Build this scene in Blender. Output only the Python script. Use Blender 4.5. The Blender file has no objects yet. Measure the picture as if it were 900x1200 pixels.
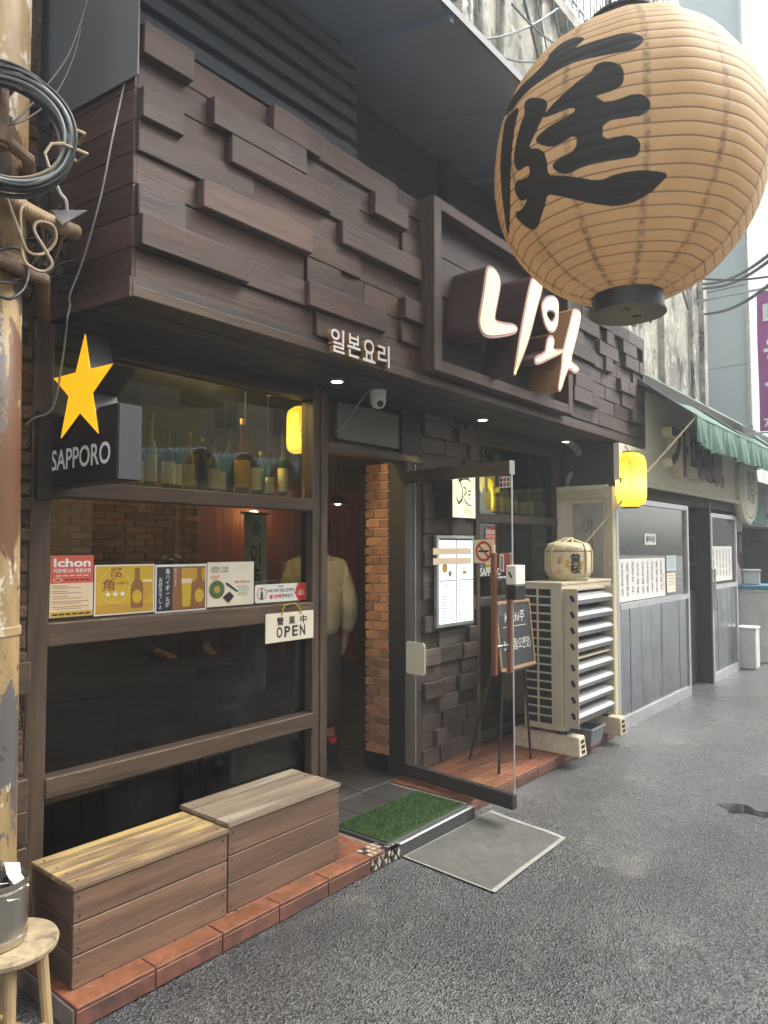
import bpy, bmesh, math, random
import numpy as np
from mathutils import Vector, Matrix
random.seed(7)
rad = math.radians
scene = bpy.context.scene

# ------------------------------------------------------------------ camera
FPX, YAW, PITCH, CAMH = 840.0, rad(39.5), math.atan(42/840), 1.6   # focal length in photo pixels (900 x 1200)
F0 = Vector((math.cos(YAW), math.sin(YAW), 0)); RT = Vector((math.sin(YAW), -math.cos(YAW), 0)); ZV = Vector((0, 0, 1))
FW = F0*math.cos(PITCH) + ZV*math.sin(PITCH); UP = ZV*math.cos(PITCH) - F0*math.sin(PITCH)
CAM = Vector((0, 0, CAMH))
cd = bpy.data.cameras.new('camera'); cam = bpy.data.objects.new('camera', cd); scene.collection.objects.link(cam)
cd.sensor_fit = 'VERTICAL'; cd.sensor_height = 24; cd.lens = 24*FPX/1200
cd.clip_start = 0.05; cd.clip_end = 500
cam.matrix_world = Matrix(((RT.x, UP.x, -FW.x, 0), (RT.y, UP.y, -FW.y, 0), (RT.z, UP.z, -FW.z, CAMH), (0, 0, 0, 1)))
scene.camera = cam

# ------------------------------------------------------------------ sky, sun, exposure
SUN_EL, SUN_AZ = rad(54), rad(-42)      # azimuth measured from +X towards +Y: the veiled sun stands high over the lane, towards its far end
wd = bpy.data.worlds.new('World'); scene.world = wd; wd.use_nodes = True
wn, wl = wd.node_tree.nodes, wd.node_tree.links
sky = wn.new('ShaderNodeTexSky'); sky.sky_type = 'NISHITA'; sky.sun_disc = False
sky.sun_elevation = SUN_EL; sky.sun_rotation = rad(90) - SUN_AZ
sky.air_density = 1.0; sky.dust_density = 4.0; sky.ozone_density = 1.0
hs = wn.new('ShaderNodeHueSaturation'); hs.inputs['Saturation'].default_value = 0.12; hs.inputs['Value'].default_value = 1.0
wl.new(sky.outputs[0], hs.inputs['Color']); wl.new(hs.outputs[0], wn['Background'].inputs['Color'])
wn['Background'].inputs['Strength'].default_value = 0.15
sl = bpy.data.lights.new('sun', 'SUN'); sl.energy = 1.5; sl.angle = rad(35); sl.color = (1, .94, .84)
so = bpy.data.objects.new('sun', sl); scene.collection.objects.link(so)
sd = Vector((math.cos(SUN_EL)*math.cos(SUN_AZ), math.cos(SUN_EL)*math.sin(SUN_AZ), math.sin(SUN_EL)))
so.rotation_euler = (-sd).to_track_quat('-Z', 'Y').to_euler(); so.location = (0, -6, 14)
scene.view_settings.view_transform = 'Standard'; scene.view_settings.look = 'None'
scene.view_settings.gamma = 1.0; scene.view_settings.use_curve_mapping = False
scene.view_settings.exposure = 1.5
scene.render.engine = 'CYCLES'
scene.cycles.max_bounces = 7; scene.cycles.volume_bounces = 0; scene.cycles.transparent_max_bounces = 16

# ------------------------------------------------------------------ photo pixel -> point on a known plane
def ray(u, v): return FW*FPX + RT*(u-450) + UP*(600-v)
def onY(u, v, y): d = ray(u, v); return CAM + d*(y/d.y)
def onX(u, v, x): d = ray(u, v); return CAM + d*(x/d.x)
def onZ(u, v, z): d = ray(u, v); return CAM + d*((z-CAMH)/d.z)

# ------------------------------------------------------------------ node materials
def new_mat(name):
    m = bpy.data.materials.new(name); m.use_nodes = True
    nt = m.node_tree; return m, nt, nt.nodes['Principled BSDF']
def nd(nt, t, **kw):
    n = nt.nodes.new('ShaderNode'+t)
    for k, v in kw.items():
        if k in n.inputs: n.inputs[k].default_value = v
        else: setattr(n, k, v)
    return n
def coords(nt, stretch=(1, 1, 1), rnd=True):
    tc = nd(nt, 'TexCoord'); mp = nd(nt, 'Mapping'); mp.inputs['Scale'].default_value = stretch
    nt.links.new(tc.outputs['Object'], mp.inputs['Vector'])
    oi = nd(nt, 'ObjectInfo'); ml = nd(nt, 'Math', operation='MULTIPLY'); ml.inputs[1].default_value = 37.0
    nt.links.new(oi.outputs['Random'], ml.inputs[0])
    return mp.outputs[0], ml.outputs[0], oi.outputs['Random']
def noise(nt, vec, w, scale, detail=6, rough=.6, dist=0):
    n = nd(nt, 'TexNoise', noise_dimensions='4D'); n.inputs['Scale'].default_value = scale
    n.inputs['Detail'].default_value = detail; n.inputs['Roughness'].default_value = rough; n.inputs['Distortion'].default_value = dist
    nt.links.new(vec, n.inputs['Vector']); nt.links.new(w, n.inputs['W'])
    return n.outputs['Fac']
def ramp(nt, fac, a, b, ca=(0, 0, 0), cb=(1, 1, 1)):
    r = nd(nt, 'ValToRGB'); e = r.color_ramp.elements
    e[0].position = a; e[1].position = b; e[0].color = (*ca, 1); e[1].color = (*cb, 1)
    nt.links.new(fac, r.inputs[0]); return r.outputs[0]
def mix(nt, fac, a, b, blend='MIX'):
    m = nd(nt, 'Mix', data_type='RGBA', blend_type=blend)
    for i, x in ((0, fac), (6, a), (7, b)):
        if hasattr(x, 'links'): nt.links.new(x, m.inputs[i])
        elif i == 0: m.inputs[0].default_value = x
        else: m.inputs[i].default_value = (*x, 1)
    return m.outputs[2]
def scl(c, k): return tuple(min(1, max(0, x*k)) for x in c)

def pm(name, base, rough=.6, metal=0.0, var=.2, scale=7, stretch=(1, 1, 1), rnd=.12, spots=(), bump=0.0, bscale=60, bdist=.004, rvar=.1, spec=.5, coat=0, fine=0.0):
    """procedural paint / wood / stone: two-tone noise, per-object shade, optional wear spots, fine relief"""
    m, nt, b = new_mat(name)
    vec, w, r = coords(nt, stretch)
    n1 = noise(nt, vec, w, scale)
    col = mix(nt, ramp(nt, n1, .3, .72), scl(base, 1-var), scl(base, 1+var))
    if rnd:
        mr = nd(nt, 'MapRange'); mr.inputs['To Min'].default_value = 1-rnd; mr.inputs['To Max'].default_value = 1+rnd
        nt.links.new(r, mr.inputs['Value'])
        cc = nd(nt, 'CombineColor')
        for i in range(3): nt.links.new(mr.outputs[0], cc.inputs[i])
        col = mix(nt, 1.0, col, cc.outputs[0], 'MULTIPLY')
    if fine:
        nf = noise(nt, vec, w, scale*5, 4, .7)
        col = mix(nt, 1.0, col, ramp(nt, nf, .32, .68, (1-fine,)*3, (1+fine*.6,)*3), 'MULTIPLY')
    tc2 = nd(nt, 'TexCoord')
    for sp in spots:                         # (colour, scale, lo, hi, stretch)
        mp = nd(nt, 'Mapping'); mp.inputs['Scale'].default_value = sp[4] if len(sp) > 4 else (1, 1, 1)
        nt.links.new(tc2.outputs['Object'], mp.inputs['Vector'])
        s = noise(nt, mp.outputs[0], w, sp[1], 8, .65, .3)
        col = mix(nt, ramp(nt, s, sp[2], sp[3]), col, sp[0])
    nt.links.new(col, b.inputs['Base Color'])
    rr = ramp(nt, n1, .2, .8, (max(0, rough-rvar),)*3, (min(1, rough+rvar),)*3)
    nt.links.new(rr, b.inputs['Roughness'])
    b.inputs['Metallic'].default_value = metal; b.inputs['Specular IOR Level'].default_value = spec
    if coat: b.inputs['Coat Weight'].default_value = coat
    if bump:
        bn = noise(nt, vec, w, bscale, 5)
        bp = nd(nt, 'Bump'); bp.inputs['Strength'].default_value = bump; bp.inputs['Distance'].default_value = bdist
        nt.links.new(bn, bp.inputs['Height']); nt.links.new(bp.outputs[0], b.inputs['Normal'])
    return m
def flat(name, c, rough=.6, emit=0, metal=0):
    m, nt, b = new_mat(name)
    vec, w, r = coords(nt); n = noise(nt, vec, w, 12)
    col = mix(nt, ramp(nt, n, .3, .7), scl(c, .93), scl(c, 1.05))
    nt.links.new(col, b.inputs['Base Color']); b.inputs['Roughness'].default_value = rough; b.inputs['Metallic'].default_value = metal
    if emit:
        nt.links.new(col, b.inputs['Emission Color']); b.inputs['Emission Strength'].default_value = emit
    return m
def glass(name, tint=(.9, .93, .9), boost=1.5, rough=0.0):
    m, nt, b = new_mat(name); nt.nodes.remove(b)
    fr = nd(nt, 'Fresnel'); ge = nd(nt, 'NewGeometry'); io = nd(nt, 'MapRange')      # thin pane: same reflectance from both sides
    io.inputs['To Min'].default_value = 1.5; io.inputs['To Max'].default_value = 1/1.5
    nt.links.new(ge.outputs['Backfacing'], io.inputs['Value']); nt.links.new(io.outputs[0], fr.inputs['IOR'])
    ml = nd(nt, 'Math', operation='MULTIPLY', use_clamp=True); ml.inputs[1].default_value = boost; nt.links.new(fr.outputs[0], ml.inputs[0])
    tr = nd(nt, 'BsdfTransparent'); tr.inputs[0].default_value = (*tint, 1)
    gl = nd(nt, 'BsdfGlossy'); gl.inputs['Roughness'].default_value = rough; gl.inputs['Color'].default_value = (1, 1, 1, 1)
    mx = nd(nt, 'MixShader'); nt.links.new(ml.outputs[0], mx.inputs[0]); nt.links.new(tr.outputs[0], mx.inputs[1]); nt.links.new(gl.outputs[0], mx.inputs[2])
    # dusty film
    vec, w, r = coords(nt, (1, 1, .35)); n = noise(nt, vec, w, 3.2, 7)
    df = nd(nt, 'BsdfDiffuse'); df.inputs[0].default_value = (.5, .5, .47, 1)
    mr = nd(nt, 'MapRange'); mr.inputs['From Min'].default_value = .5; mr.inputs['From Max'].default_value = .85; mr.inputs['To Max'].default_value = .035
    nt.links.new(n, mr.inputs['Value'])
    m2 = nd(nt, 'MixShader'); nt.links.new(mr.outputs[0], m2.inputs[0]); nt.links.new(mx.outputs[0], m2.inputs[1]); nt.links.new(df.outputs[0], m2.inputs[2])
    nt.links.new(m2.outputs[0], nt.nodes['Material Output'].inputs['Surface'])
    return m

XS, YS, ZS = (.08, 1, 1), (1, .08, 1), (1, 1, .08)      # grain running along x, y, z
MT = {}
MT['plank'] = pm('stained_plank', (.090, .052, .040), .62, var=.45, scale=6, stretch=XS, rnd=.28, bump=.7, bscale=42, fine=.28, spots=[((.030, .021, .018), 4, .55, .70, (.35, 1, 1)), ((.150, .110, .092), 4, .57, .72, (.3, 1, 1)), ((.016, .011, .010), 11, .66, .70, (.8, 1, 1)), ((.36, .29, .24), 13, .675, .72, (.6, 1, 1))])
MT['plank_edge'] = pm('worn_plank_edge', (.13, .088, .073), .65, var=.4, scale=12, stretch=XS, rnd=.2, fine=.3, spots=[((.06, .042, .036), 9, .48, .58, (.5, 1, 1)), ((.36, .30, .24), 20, .66, .72, (.5, 1, 1))])
MT['box_edge'] = pm('worn_box_edge', (.20, .135, .09), .75, var=.4, scale=12, rnd=.15, fine=.3, spots=[((.13, .085, .06), 9, .48, .6, (.6, 1, 1)), ((.42, .34, .24), 16, .64, .72)])
MT['frame_edge'] = pm('worn_frame_edge', (.17, .115, .068), .65, var=.4, scale=10, rnd=.15, fine=.3, spots=[((.08, .055, .04), 8, .47, .58), ((.46, .36, .2), 16, .62, .7)])
MT['tile_edge'] = pm('chipped_tile_edge', (.22, .095, .062), .7, var=.4, scale=20, spots=[((.10, .06, .05), 12, .5, .62), ((.36, .25, .19), 26, .64, .70)])
EDGE = {'plank': 'plank_edge', 'block': 'plank_edge', 'plank_side': 'plank_edge', 'box_wood': 'box_edge', 'box_end': 'box_edge', 'box_top': 'box_edge', 'box_top_grey': 'box_edge', 'frame_wood': 'frame_edge', 'frame_wood_v': 'frame_edge', 'tile': 'tile_edge', 'tile_riser': 'tile_edge'}
MT['plank_side'] = pm('stained_return_board', (.105, .060, .050), .6, var=.4, scale=9, stretch=YS, rnd=.16, bump=.5, bscale=45, fine=.35, spots=[((.06, .042, .038), 4, .57, .74, (1, .4, 1)), ((.3, .23, .18), 24, .71, .76)])
MT['frame_wood'] = pm('brown_frame_wood', (.085, .054, .035), .6, var=.45, scale=9, stretch=XS, rnd=.1, bump=.5, bscale=50, fine=.4, spots=[((.045, .032, .026), 5, .58, .72, (.4, 1, 1)), ((.36, .255, .13), 6, .60, .70, (.22, 1, 1)), ((.5, .4, .24), 22, .69, .74, (.4, 1, 1))])
MT['frame_wood_v'] = pm('brown_post_wood', (.085, .054, .036), .6, var=.45, scale=9, stretch=ZS, rnd=.1, bump=.5, bscale=50, fine=.4, spots=[((.045, .032, .026), 5, .58, .72, (1, 1, .4)), ((.34, .24, .12), 6, .62, .71, (1, 1, .22)), ((.5, .4, .24), 22, .70, .74, (1, 1, .4))])
MT['box_wood'] = pm('weathered_box_board', (.155, .088, .054), .75, var=.45, scale=6, stretch=XS, rnd=.12, bump=.5, bscale=60, fine=.35, spots=[((.10, .066, .047), 4.5, .56, .74, (.25, 1, 1)), ((.25, .18, .13), 6, .60, .74, (.25, 1, 1)), ((.045, .028, .02), 9, .67, .71, (.6, 1, 1)), ((.42, .35, .27), 15, .68, .73, (.5, 1, 1))])
MT['box_end'] = pm('weathered_box_end', (.125, .071, .046), .75, var=.28, scale=9, stretch=YS, rnd=.1, bump=.5, bscale=60, fine=.35, spots=[((.085, .057, .043), 5, .56, .75)])
MT['box_top'] = pm('worn_box_top', (.25, .165, .095), .7, var=.35, scale=8, stretch=(.06, 1, 1), rnd=.15, bump=.5, bscale=60, fine=.35, spots=[((.58, .42, .16), 5, .48, .56, (.10, 1, 1)), ((.14, .09, .055), 7, .60, .68, (.12, 1, 1)), ((.62, .54, .36), 16, .66, .71, (.2, 1, 1))])
MT['box_top_grey'] = pm('greyed_box_top', (.29, .225, .155), .75, var=.35, scale=8, stretch=(.06, 1, 1), rnd=.15, bump=.5, bscale=60, fine=.35, spots=[((.46, .40, .30), 5, .52, .60, (.10, 1, 1)), ((.15, .10, .07), 7, .60, .68, (.12, 1, 1)), ((.55, .5, .4), 16, .67, .72, (.2, 1, 1))])
MT['dark_wood'] = pm('black_brown_wood', (.056, .043, .039), .6, var=.35, scale=9, stretch=XS, rnd=.22, bump=.4, fine=.3)
MT['block'] = pm('stained_block', (.088, .064, .056), .6, var=.4, scale=9, stretch=XS, rnd=.34, bump=.5, fine=.35, spots=[((.17, .145, .13), 7, .60, .75, (.4, 1, 1)), ((.04, .032, .03), 6, .6, .72)])
MT['soffit'] = pm('dark_soffit_paint', (.055, .05, .05), .6, var=.2, scale=4, rnd=0, bump=.2)
MT['brick'] = pm('orange_brick', (.40, .195, .10), .85, var=.3, scale=20, rnd=.35, bump=.5, bscale=90, spots=[((.16, .075, .045), 14, .6, .75), ((.5, .34, .2), 22, .7, .8)])
MT['mortar'] = pm('mortar', (.62, .48, .30), .9, var=.2, scale=30, bump=.5, bscale=120)
MT['old_brick'] = pm('grimy_old_brick', (.10, .062, .042), .9, var=.5, scale=26, rnd=.35, bump=1.0, bscale=45, bdist=.02, spots=[((.30, .2, .12), 12, .62, .72), ((.02, .016, .014), 10, .58, .72)])
MT['tile'] = pm('terracotta_tile', (.235, .090, .044), .5, var=.38, scale=7, rnd=.22, bump=.35, bscale=60, fine=.35, spots=[((.13, .06, .045), 5, .52, .70), ((.42, .27, .19), 11, .64, .76), ((.055, .042, .038), 4, .62, .75)])
MT['tile_riser'] = pm('grimy_riser_tile', (.15, .06, .042), .6, var=.4, scale=7, rnd=.25, bump=.4, bscale=60, fine=.35, spots=[((.05, .036, .032), 4, .50, .66), ((.26, .16, .12), 9, .62, .74), ((.30, .27, .23), 6, .66, .76, (1, 1, 2))])
MT['grout'] = pm('grey_grout', (.25, .2, .17), .9, bump=.4)
MT['black_metal'] = pm('black_metal', (.02, .02, .022), .45, var=.3)
MT['dark_metal'] = pm('dark_bronze_metal', (.055, .047, .042), .45, metal=.3, var=.25, stretch=ZS)
MT['steel'] = pm('brushed_steel', (.36, .38, .39), .24, metal=1, var=.15, scale=5, stretch=ZS, rnd=.10, rvar=.1, bump=.35, bscale=4, bdist=.04, spots=[((.20, .21, .22), 2.2, .5, .7), ((.5, .5, .5), 9, .64, .75, (1, 1, .2))])
MT['galv'] = pm('galvanised_steel', (.5, .52, .53), .42, metal=.8, var=.15, scale=10, rnd=.06)
MT['alu'] = pm('aluminium_trim', (.55, .55, .55), .4, metal=.7, var=.15, scale=9)
MT['white_plastic'] = pm('white_plastic', (.75, .74, .70), .45, var=.05)
MT['cream'] = pm('cream_enamel', (.46, .40, .29), .5, var=.12, scale=5, rnd=.03, spots=[((.36, .29, .2), 9, .66, .8), ((.5, .47, .4), 18, .64, .75)])
MT['louver'] = pm('pale_louver_metal', (.36, .37, .37), .38, metal=.35, var=.1, scale=6, stretch=XS, rnd=.04, spots=[((.4, .4, .38), 7, .66, .8)])
MT['black'] = flat('flat_black', (.012, .012, .013), .6)
MT['void'] = pm('dark_cavity', (.012, .012, .012), .9)
MT['concrete'] = pm('stained_concrete', (.46, .44, .37), .9, var=.2, scale=3, rnd=.03, bump=.6, bscale=24, fine=.2, spots=[((.24, .23, .20), 2.0, .48, .58, (1.3, 1.3, .8)), ((.07, .072, .07), 2.4, .55, .60, (1.4, 1.4, .7)), ((.11, .11, .105), 7, .59, .64, (1.4, 1.4, .6)), ((.60, .58, .50), 5, .57, .61, (1, 1, .8))])
MT['foot_block'] = pm('plastic_foot_block', (.55, .46, .33), .7, var=.2, scale=12, bump=.3, spots=[((.3, .24, .17), 9, .6, .75)])
MT['canopy'] = pm('glare_tinted_canopy_sheet', (.30, .36, .46), .5, var=.12, scale=2, rnd=.03, bump=.1, bscale=9)  # light blue-grey base carries the veiling lens glare over the canopy
MT['grey_sheet'] = pm('grey_painted_sheet', (.15, .165, .18), .5, var=.12, scale=3, rnd=0, spots=[((.24, .25, .25), 5, .66, .8)])
MT['gold_metal'] = pm('yellowed_pole_paint', (.36, .25, .115), .55, var=.3, scale=5, stretch=(1, 1, .3), rnd=0, bump=.5, fine=.2, spots=[((.56, .52, .43), 6, .53, .56, (1, 1, .5)), ((.10, .095, .09), 4.2, .52, .53, (1, 1, .36)), ((.13, .055, .026), 3.6, .52, .545, (1, 1, .4)), ((.05, .028, .018), 22, .60, .66), ((.10, .055, .025), 1.6, .55, .75)])
MT['rust'] = pm('rusty_pipe', (.16, .10, .065), .75, var=.4, scale=22, bump=.5, spots=[((.32, .2, .1), 20, .6, .7), ((.05, .04, .035), 12, .6, .72)])
MT['cable_black'] = pm('black_cable', (.03, .035, .035), .4, var=.2)
MT['cable_grey'] = pm('grey_cable', (.27, .29, .29), .35, var=.25, scale=20)
MT['cable_dull'] = pm('green_grey_cable', (.11, .13, .125), .4, var=.3, scale=20)
MT['cable_tan'] = pm('tan_cable', (.34, .26, .17), .55, var=.25)
MT['conduit'] = pm('tan_corrugated_conduit', (.36, .25, .14), .55, var=.35, scale=18)
MT['paper'] = flat('white_paper', (.80, .79, .74), .7)
MT['cream_board'] = flat('cream_board', (.80, .74, .58), .6)
MT['ink'] = flat('black_print', (.02, .02, .02), .6)
MT['grey_ink'] = flat('grey_print', (.22, .2, .18), .6)
MT['white_print'] = flat('white_print', (.82, .82, .80), .6)
MT['red_print'] = flat('red_print', (.62, .045, .035), .55)
MT['orange_print'] = flat('orange_red_print', (.62, .11, .07), .55)
MT['peach'] = flat('peach_paper', (.80, .62, .44), .65)
MT['yellow_print'] = flat('amber_print', (.62, .40, .03), .5)
MT['gold_print'] = flat('gold_print', (.55, .32, .04), .5)
MT['brown_print'] = flat('brown_print', (.28, .12, .04), .5)
MT['green_print'] = flat('green_print', (.05, .17, .06), .6)
MT['navy_print'] = flat('navy_print', (.025, .03, .04), .5)
MT['glass'] = glass('window_glass', (.66, .68, .58), 1.0)
MT['glass_lower'] = glass('darkened_window_glass', (.45, .47, .44), .7)  # lower panes tinted darker to stand in for a dim reflection and room
MT['sign_edge'] = pm('dull_sign_edge', (.075, .08, .085), .4, var=.3, scale=4, stretch=ZS)
MT['louvre_dark'] = pm('dark_louvre_paint', (.085, .10, .125), .6, var=.15, scale=3)
MT['glass_dark'] = glass('smoked_window_glass', (.62, .66, .64), 1.6)
MT['door_glass'] = glass('door_glass', (.96, .98, .97), .8)
MT['bottle_green'] = pm('dark_green_bottle', (.035, .075, .035), .1, var=.2)
MT['bottle_brown'] = pm('brown_bottle', (.05, .025, .012), .12, var=.2)
MT['bottle_clear'] = pm('pale_green_bottle', (.16, .24, .14), .1, var=.2)
MT['bottle_amber'] = pm('amber_bottle', (.30, .15, .03), .12, var=.2)
MT['bottle_label'] = pm('cream_bottle_label', (.75, .66, .40), .7, var=.15)
MT['bottle_label_y'] = pm('yellow_bottle_label', (.75, .45, .05), .7, var=.2, scale=30, spots=[((.6, .08, .04), 40, .6, .64)])
MT['skin'] = pm('skin', (.50, .27, .18), .5, var=.05)
MT['hair'] = pm('black_hair', (.02, .015, .012), .45, var=.4, scale=60, stretch=(1, 1, .1), bump=.4)
MT['khaki'] = pm('khaki_cotton', (.46, .40, .26), .9, var=.15, scale=6, bump=.8, bscale=9, bdist=.05)
MT['dark_cloth'] = pm('charcoal_cloth', (.055, .047, .04), .9, var=.2, bump=.3, bscale=14, bdist=.02)
MT['wine_cloth'] = pm('wine_knit', (.13, .04, .035), .9, var=.2)
MT['red_wall'] = pm('red_brown_panel', (.30, .09, .045), .55, var=.3, scale=5, stretch=ZS, bump=.2)
MT['interior'] = pm('ochre_plaster', (.20, .17, .10), .85, var=.2, scale=3)
MT['interior_dark'] = pm('dark_interior_paint', (.05, .045, .035), .85, var=.2, scale=3)
MT['floor_dark'] = pm('dark_slate_floor', (.05, .046, .042), .5, var=.35, scale=5, bump=.3, spots=[((.10, .09, .08), 8, .62, .75)])
MT['turf'] = pm('green_turf', (.042, .085, .02), .95, var=.35, scale=40, bump=1, bscale=300, bdist=.006, spots=[((.16, .26, .07), 60, .62, .72)])
MT['blade'] = pm('turf_blade', (.055, .11, .024), .8, var=.45, scale=20, spots=[((.13, .2, .05), 5, .56, .7), ((.04, .09, .015), 4, .6, .7)])
MT['rubber'] = pm('black_rubber', (.05, .05, .05), .7, var=.2, scale=20)
MT['grey_mat'] = pm('worn_grey_mat', (.10, .098, .086), .85, var=.22, scale=4, bump=.5, bscale=160, bdist=.002, rnd=0, fine=.25, spots=[((.075, .073, .065), 2.2, .53, .70), ((.21, .205, .185), 5, .60, .76)])
MT['mat_edge'] = pm('pale_mat_edge', (.30, .295, .265), .75, var=.2, scale=14, rnd=0, fine=.2, spots=[((.14, .135, .125), 9, .56, .72)])
MT['stool_wood'] = pm('old_stool_wood', (.36, .25, .13), .75, var=.35, scale=16, stretch=(1, 1, .3), bump=.4, spots=[((.17, .125, .08), 12, .56, .7), ((.5, .42, .3), 30, .64, .72)])
MT['stool_top'] = pm('scuffed_stool_top', (.34, .27, .17), .8, var=.4, scale=26, bump=.4, spots=[((.15, .12, .085), 18, .55, .68), ((.52, .46, .34), 40, .62, .72)])
MT['tin'] = pm('scratched_tin', (.58, .56, .50), .28, metal=1, var=.2, scale=12, stretch=(1, 1, .2), spots=[((.4, .33, .2), 14, .66, .78)])
MT['chalkboard'] = pm('chalkboard', (.03, .035, .035), .8, var=.3, scale=5, spots=[((.09, .1, .1), 3, .6, .8)])
MT['chalk'] = flat('chalk', (.6, .6, .57), .9)
MT['easel_wood'] = pm('easel_wood', (.33, .19, .10), .6, var=.2, stretch=XS)
MT['handle_wood'] = pm('reddish_handle_wood', (.24, .09, .05), .4, var=.3, scale=14, stretch=ZS, coat=.2)
MT['straw'] = pm('straw_mat', (.62, .53, .33), .8, var=.15, scale=40, stretch=ZS, bump=.3)
MT['rope'] = pm('straw_rope', (.50, .45, .27), .85, var=.3, scale=60, bump=.5)
MT['beige_sign'] = pm('beige_sign_panel', (.72, .68, .54), .7, var=.1, scale=2.5, rnd=0, spots=[((.52, .48, .38), 2, .55, .8), ((.40, .36, .28), 9, .66, .74, (1, 1, .3))])
MT['beige_paint'] = pm('beige_painted_steel', (.50, .45, .30), .6, var=.15, scale=6, spots=[((.3, .25, .16), 9, .66, .8)])
MT['green_canvas'] = pm('green_canvas', (.12, .22, .17), .8, var=.35, scale=5, stretch=(1, .4, .4), bump=.3, bscale=20, bdist=.01)
MT['canvas_under'] = pm('shaded_canvas_underside', (.09, .13, .13), .9, var=.2, scale=3)  # darker copy of the canvas, underside shade put into the colour
MT['pale_blue'] = pm('pale_blue_cladding', (.52, .62, .63), .7, var=.05, scale=1, rnd=0, spots=[((.45, .53, .54), 1.5, .6, .8, (1, 1, .3))])
MT['purple'] = pm('purple_banner', (.33, .07, .26), .75, var=.12, scale=3)
MT['clutter_grey'] = pm('dusty_grey_goods', (.28, .27, .25), .8, var=.35, scale=7, rnd=.3)
MT['clutter_brown'] = pm('cardboard', (.30, .22, .15), .85, var=.2, rnd=.2)
MT['clutter_white'] = pm('off_white_plastic', (.62, .63, .60), .55, var=.12, rnd=.1)
MT['clutter_blue'] = pm('blue_plastic', (.12, .32, .45), .5, var=.12)
MT['green_glass_panel'] = pm('grey_green_panel', (.11, .115, .095), .4, var=.2, scale=3)
MT['opp_beige'] = pm('opposite_ochre_wall', (.72, .58, .30), .85, var=.12, scale=.7)
MT['opp_pink'] = pm('opposite_pink_wall', (.75, .58, .53), .85, var=.1, scale=.7)
MT['opp_grey'] = pm('opposite_grey_wall', (.3, .3, .3), .85, var=.15, scale=.7)
MT['opp_blue'] = pm('opposite_blue_canvas', (.30, .44, .56), .7, var=.15, scale=1)
MT['lit_cream'] = flat('lit_sign_face', (.80, .70, .42), .4, .25)
MT['lit_warm'] = flat('lit_warm_face', (.95, .66, .34), .4, .45)
MT['lit_star'] = flat('lit_star_face', (.85, .40, .008), .35, .42)
MT['lit_white'] = flat('lit_menu_face', (.74, .80, .88), .4, .45)
MT['lit_niwa'] = flat('lit_blade_face', (.80, .80, .46), .4, .45)
MT['bulb'] = flat('lamp_glow', (1, .93, .75), .4, 5)
MT['maroon'] = pm('maroon_letter_side', (.10, .055, .052), .55, var=.2, scale=9)
MT['tan_side'] = pm('tan_letter_side', (.40, .22, .10), .55, var=.15, scale=9)
MT['pink_trim'] = flat('pink_letter_rim', (.42, .24, .22), .5)

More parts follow.
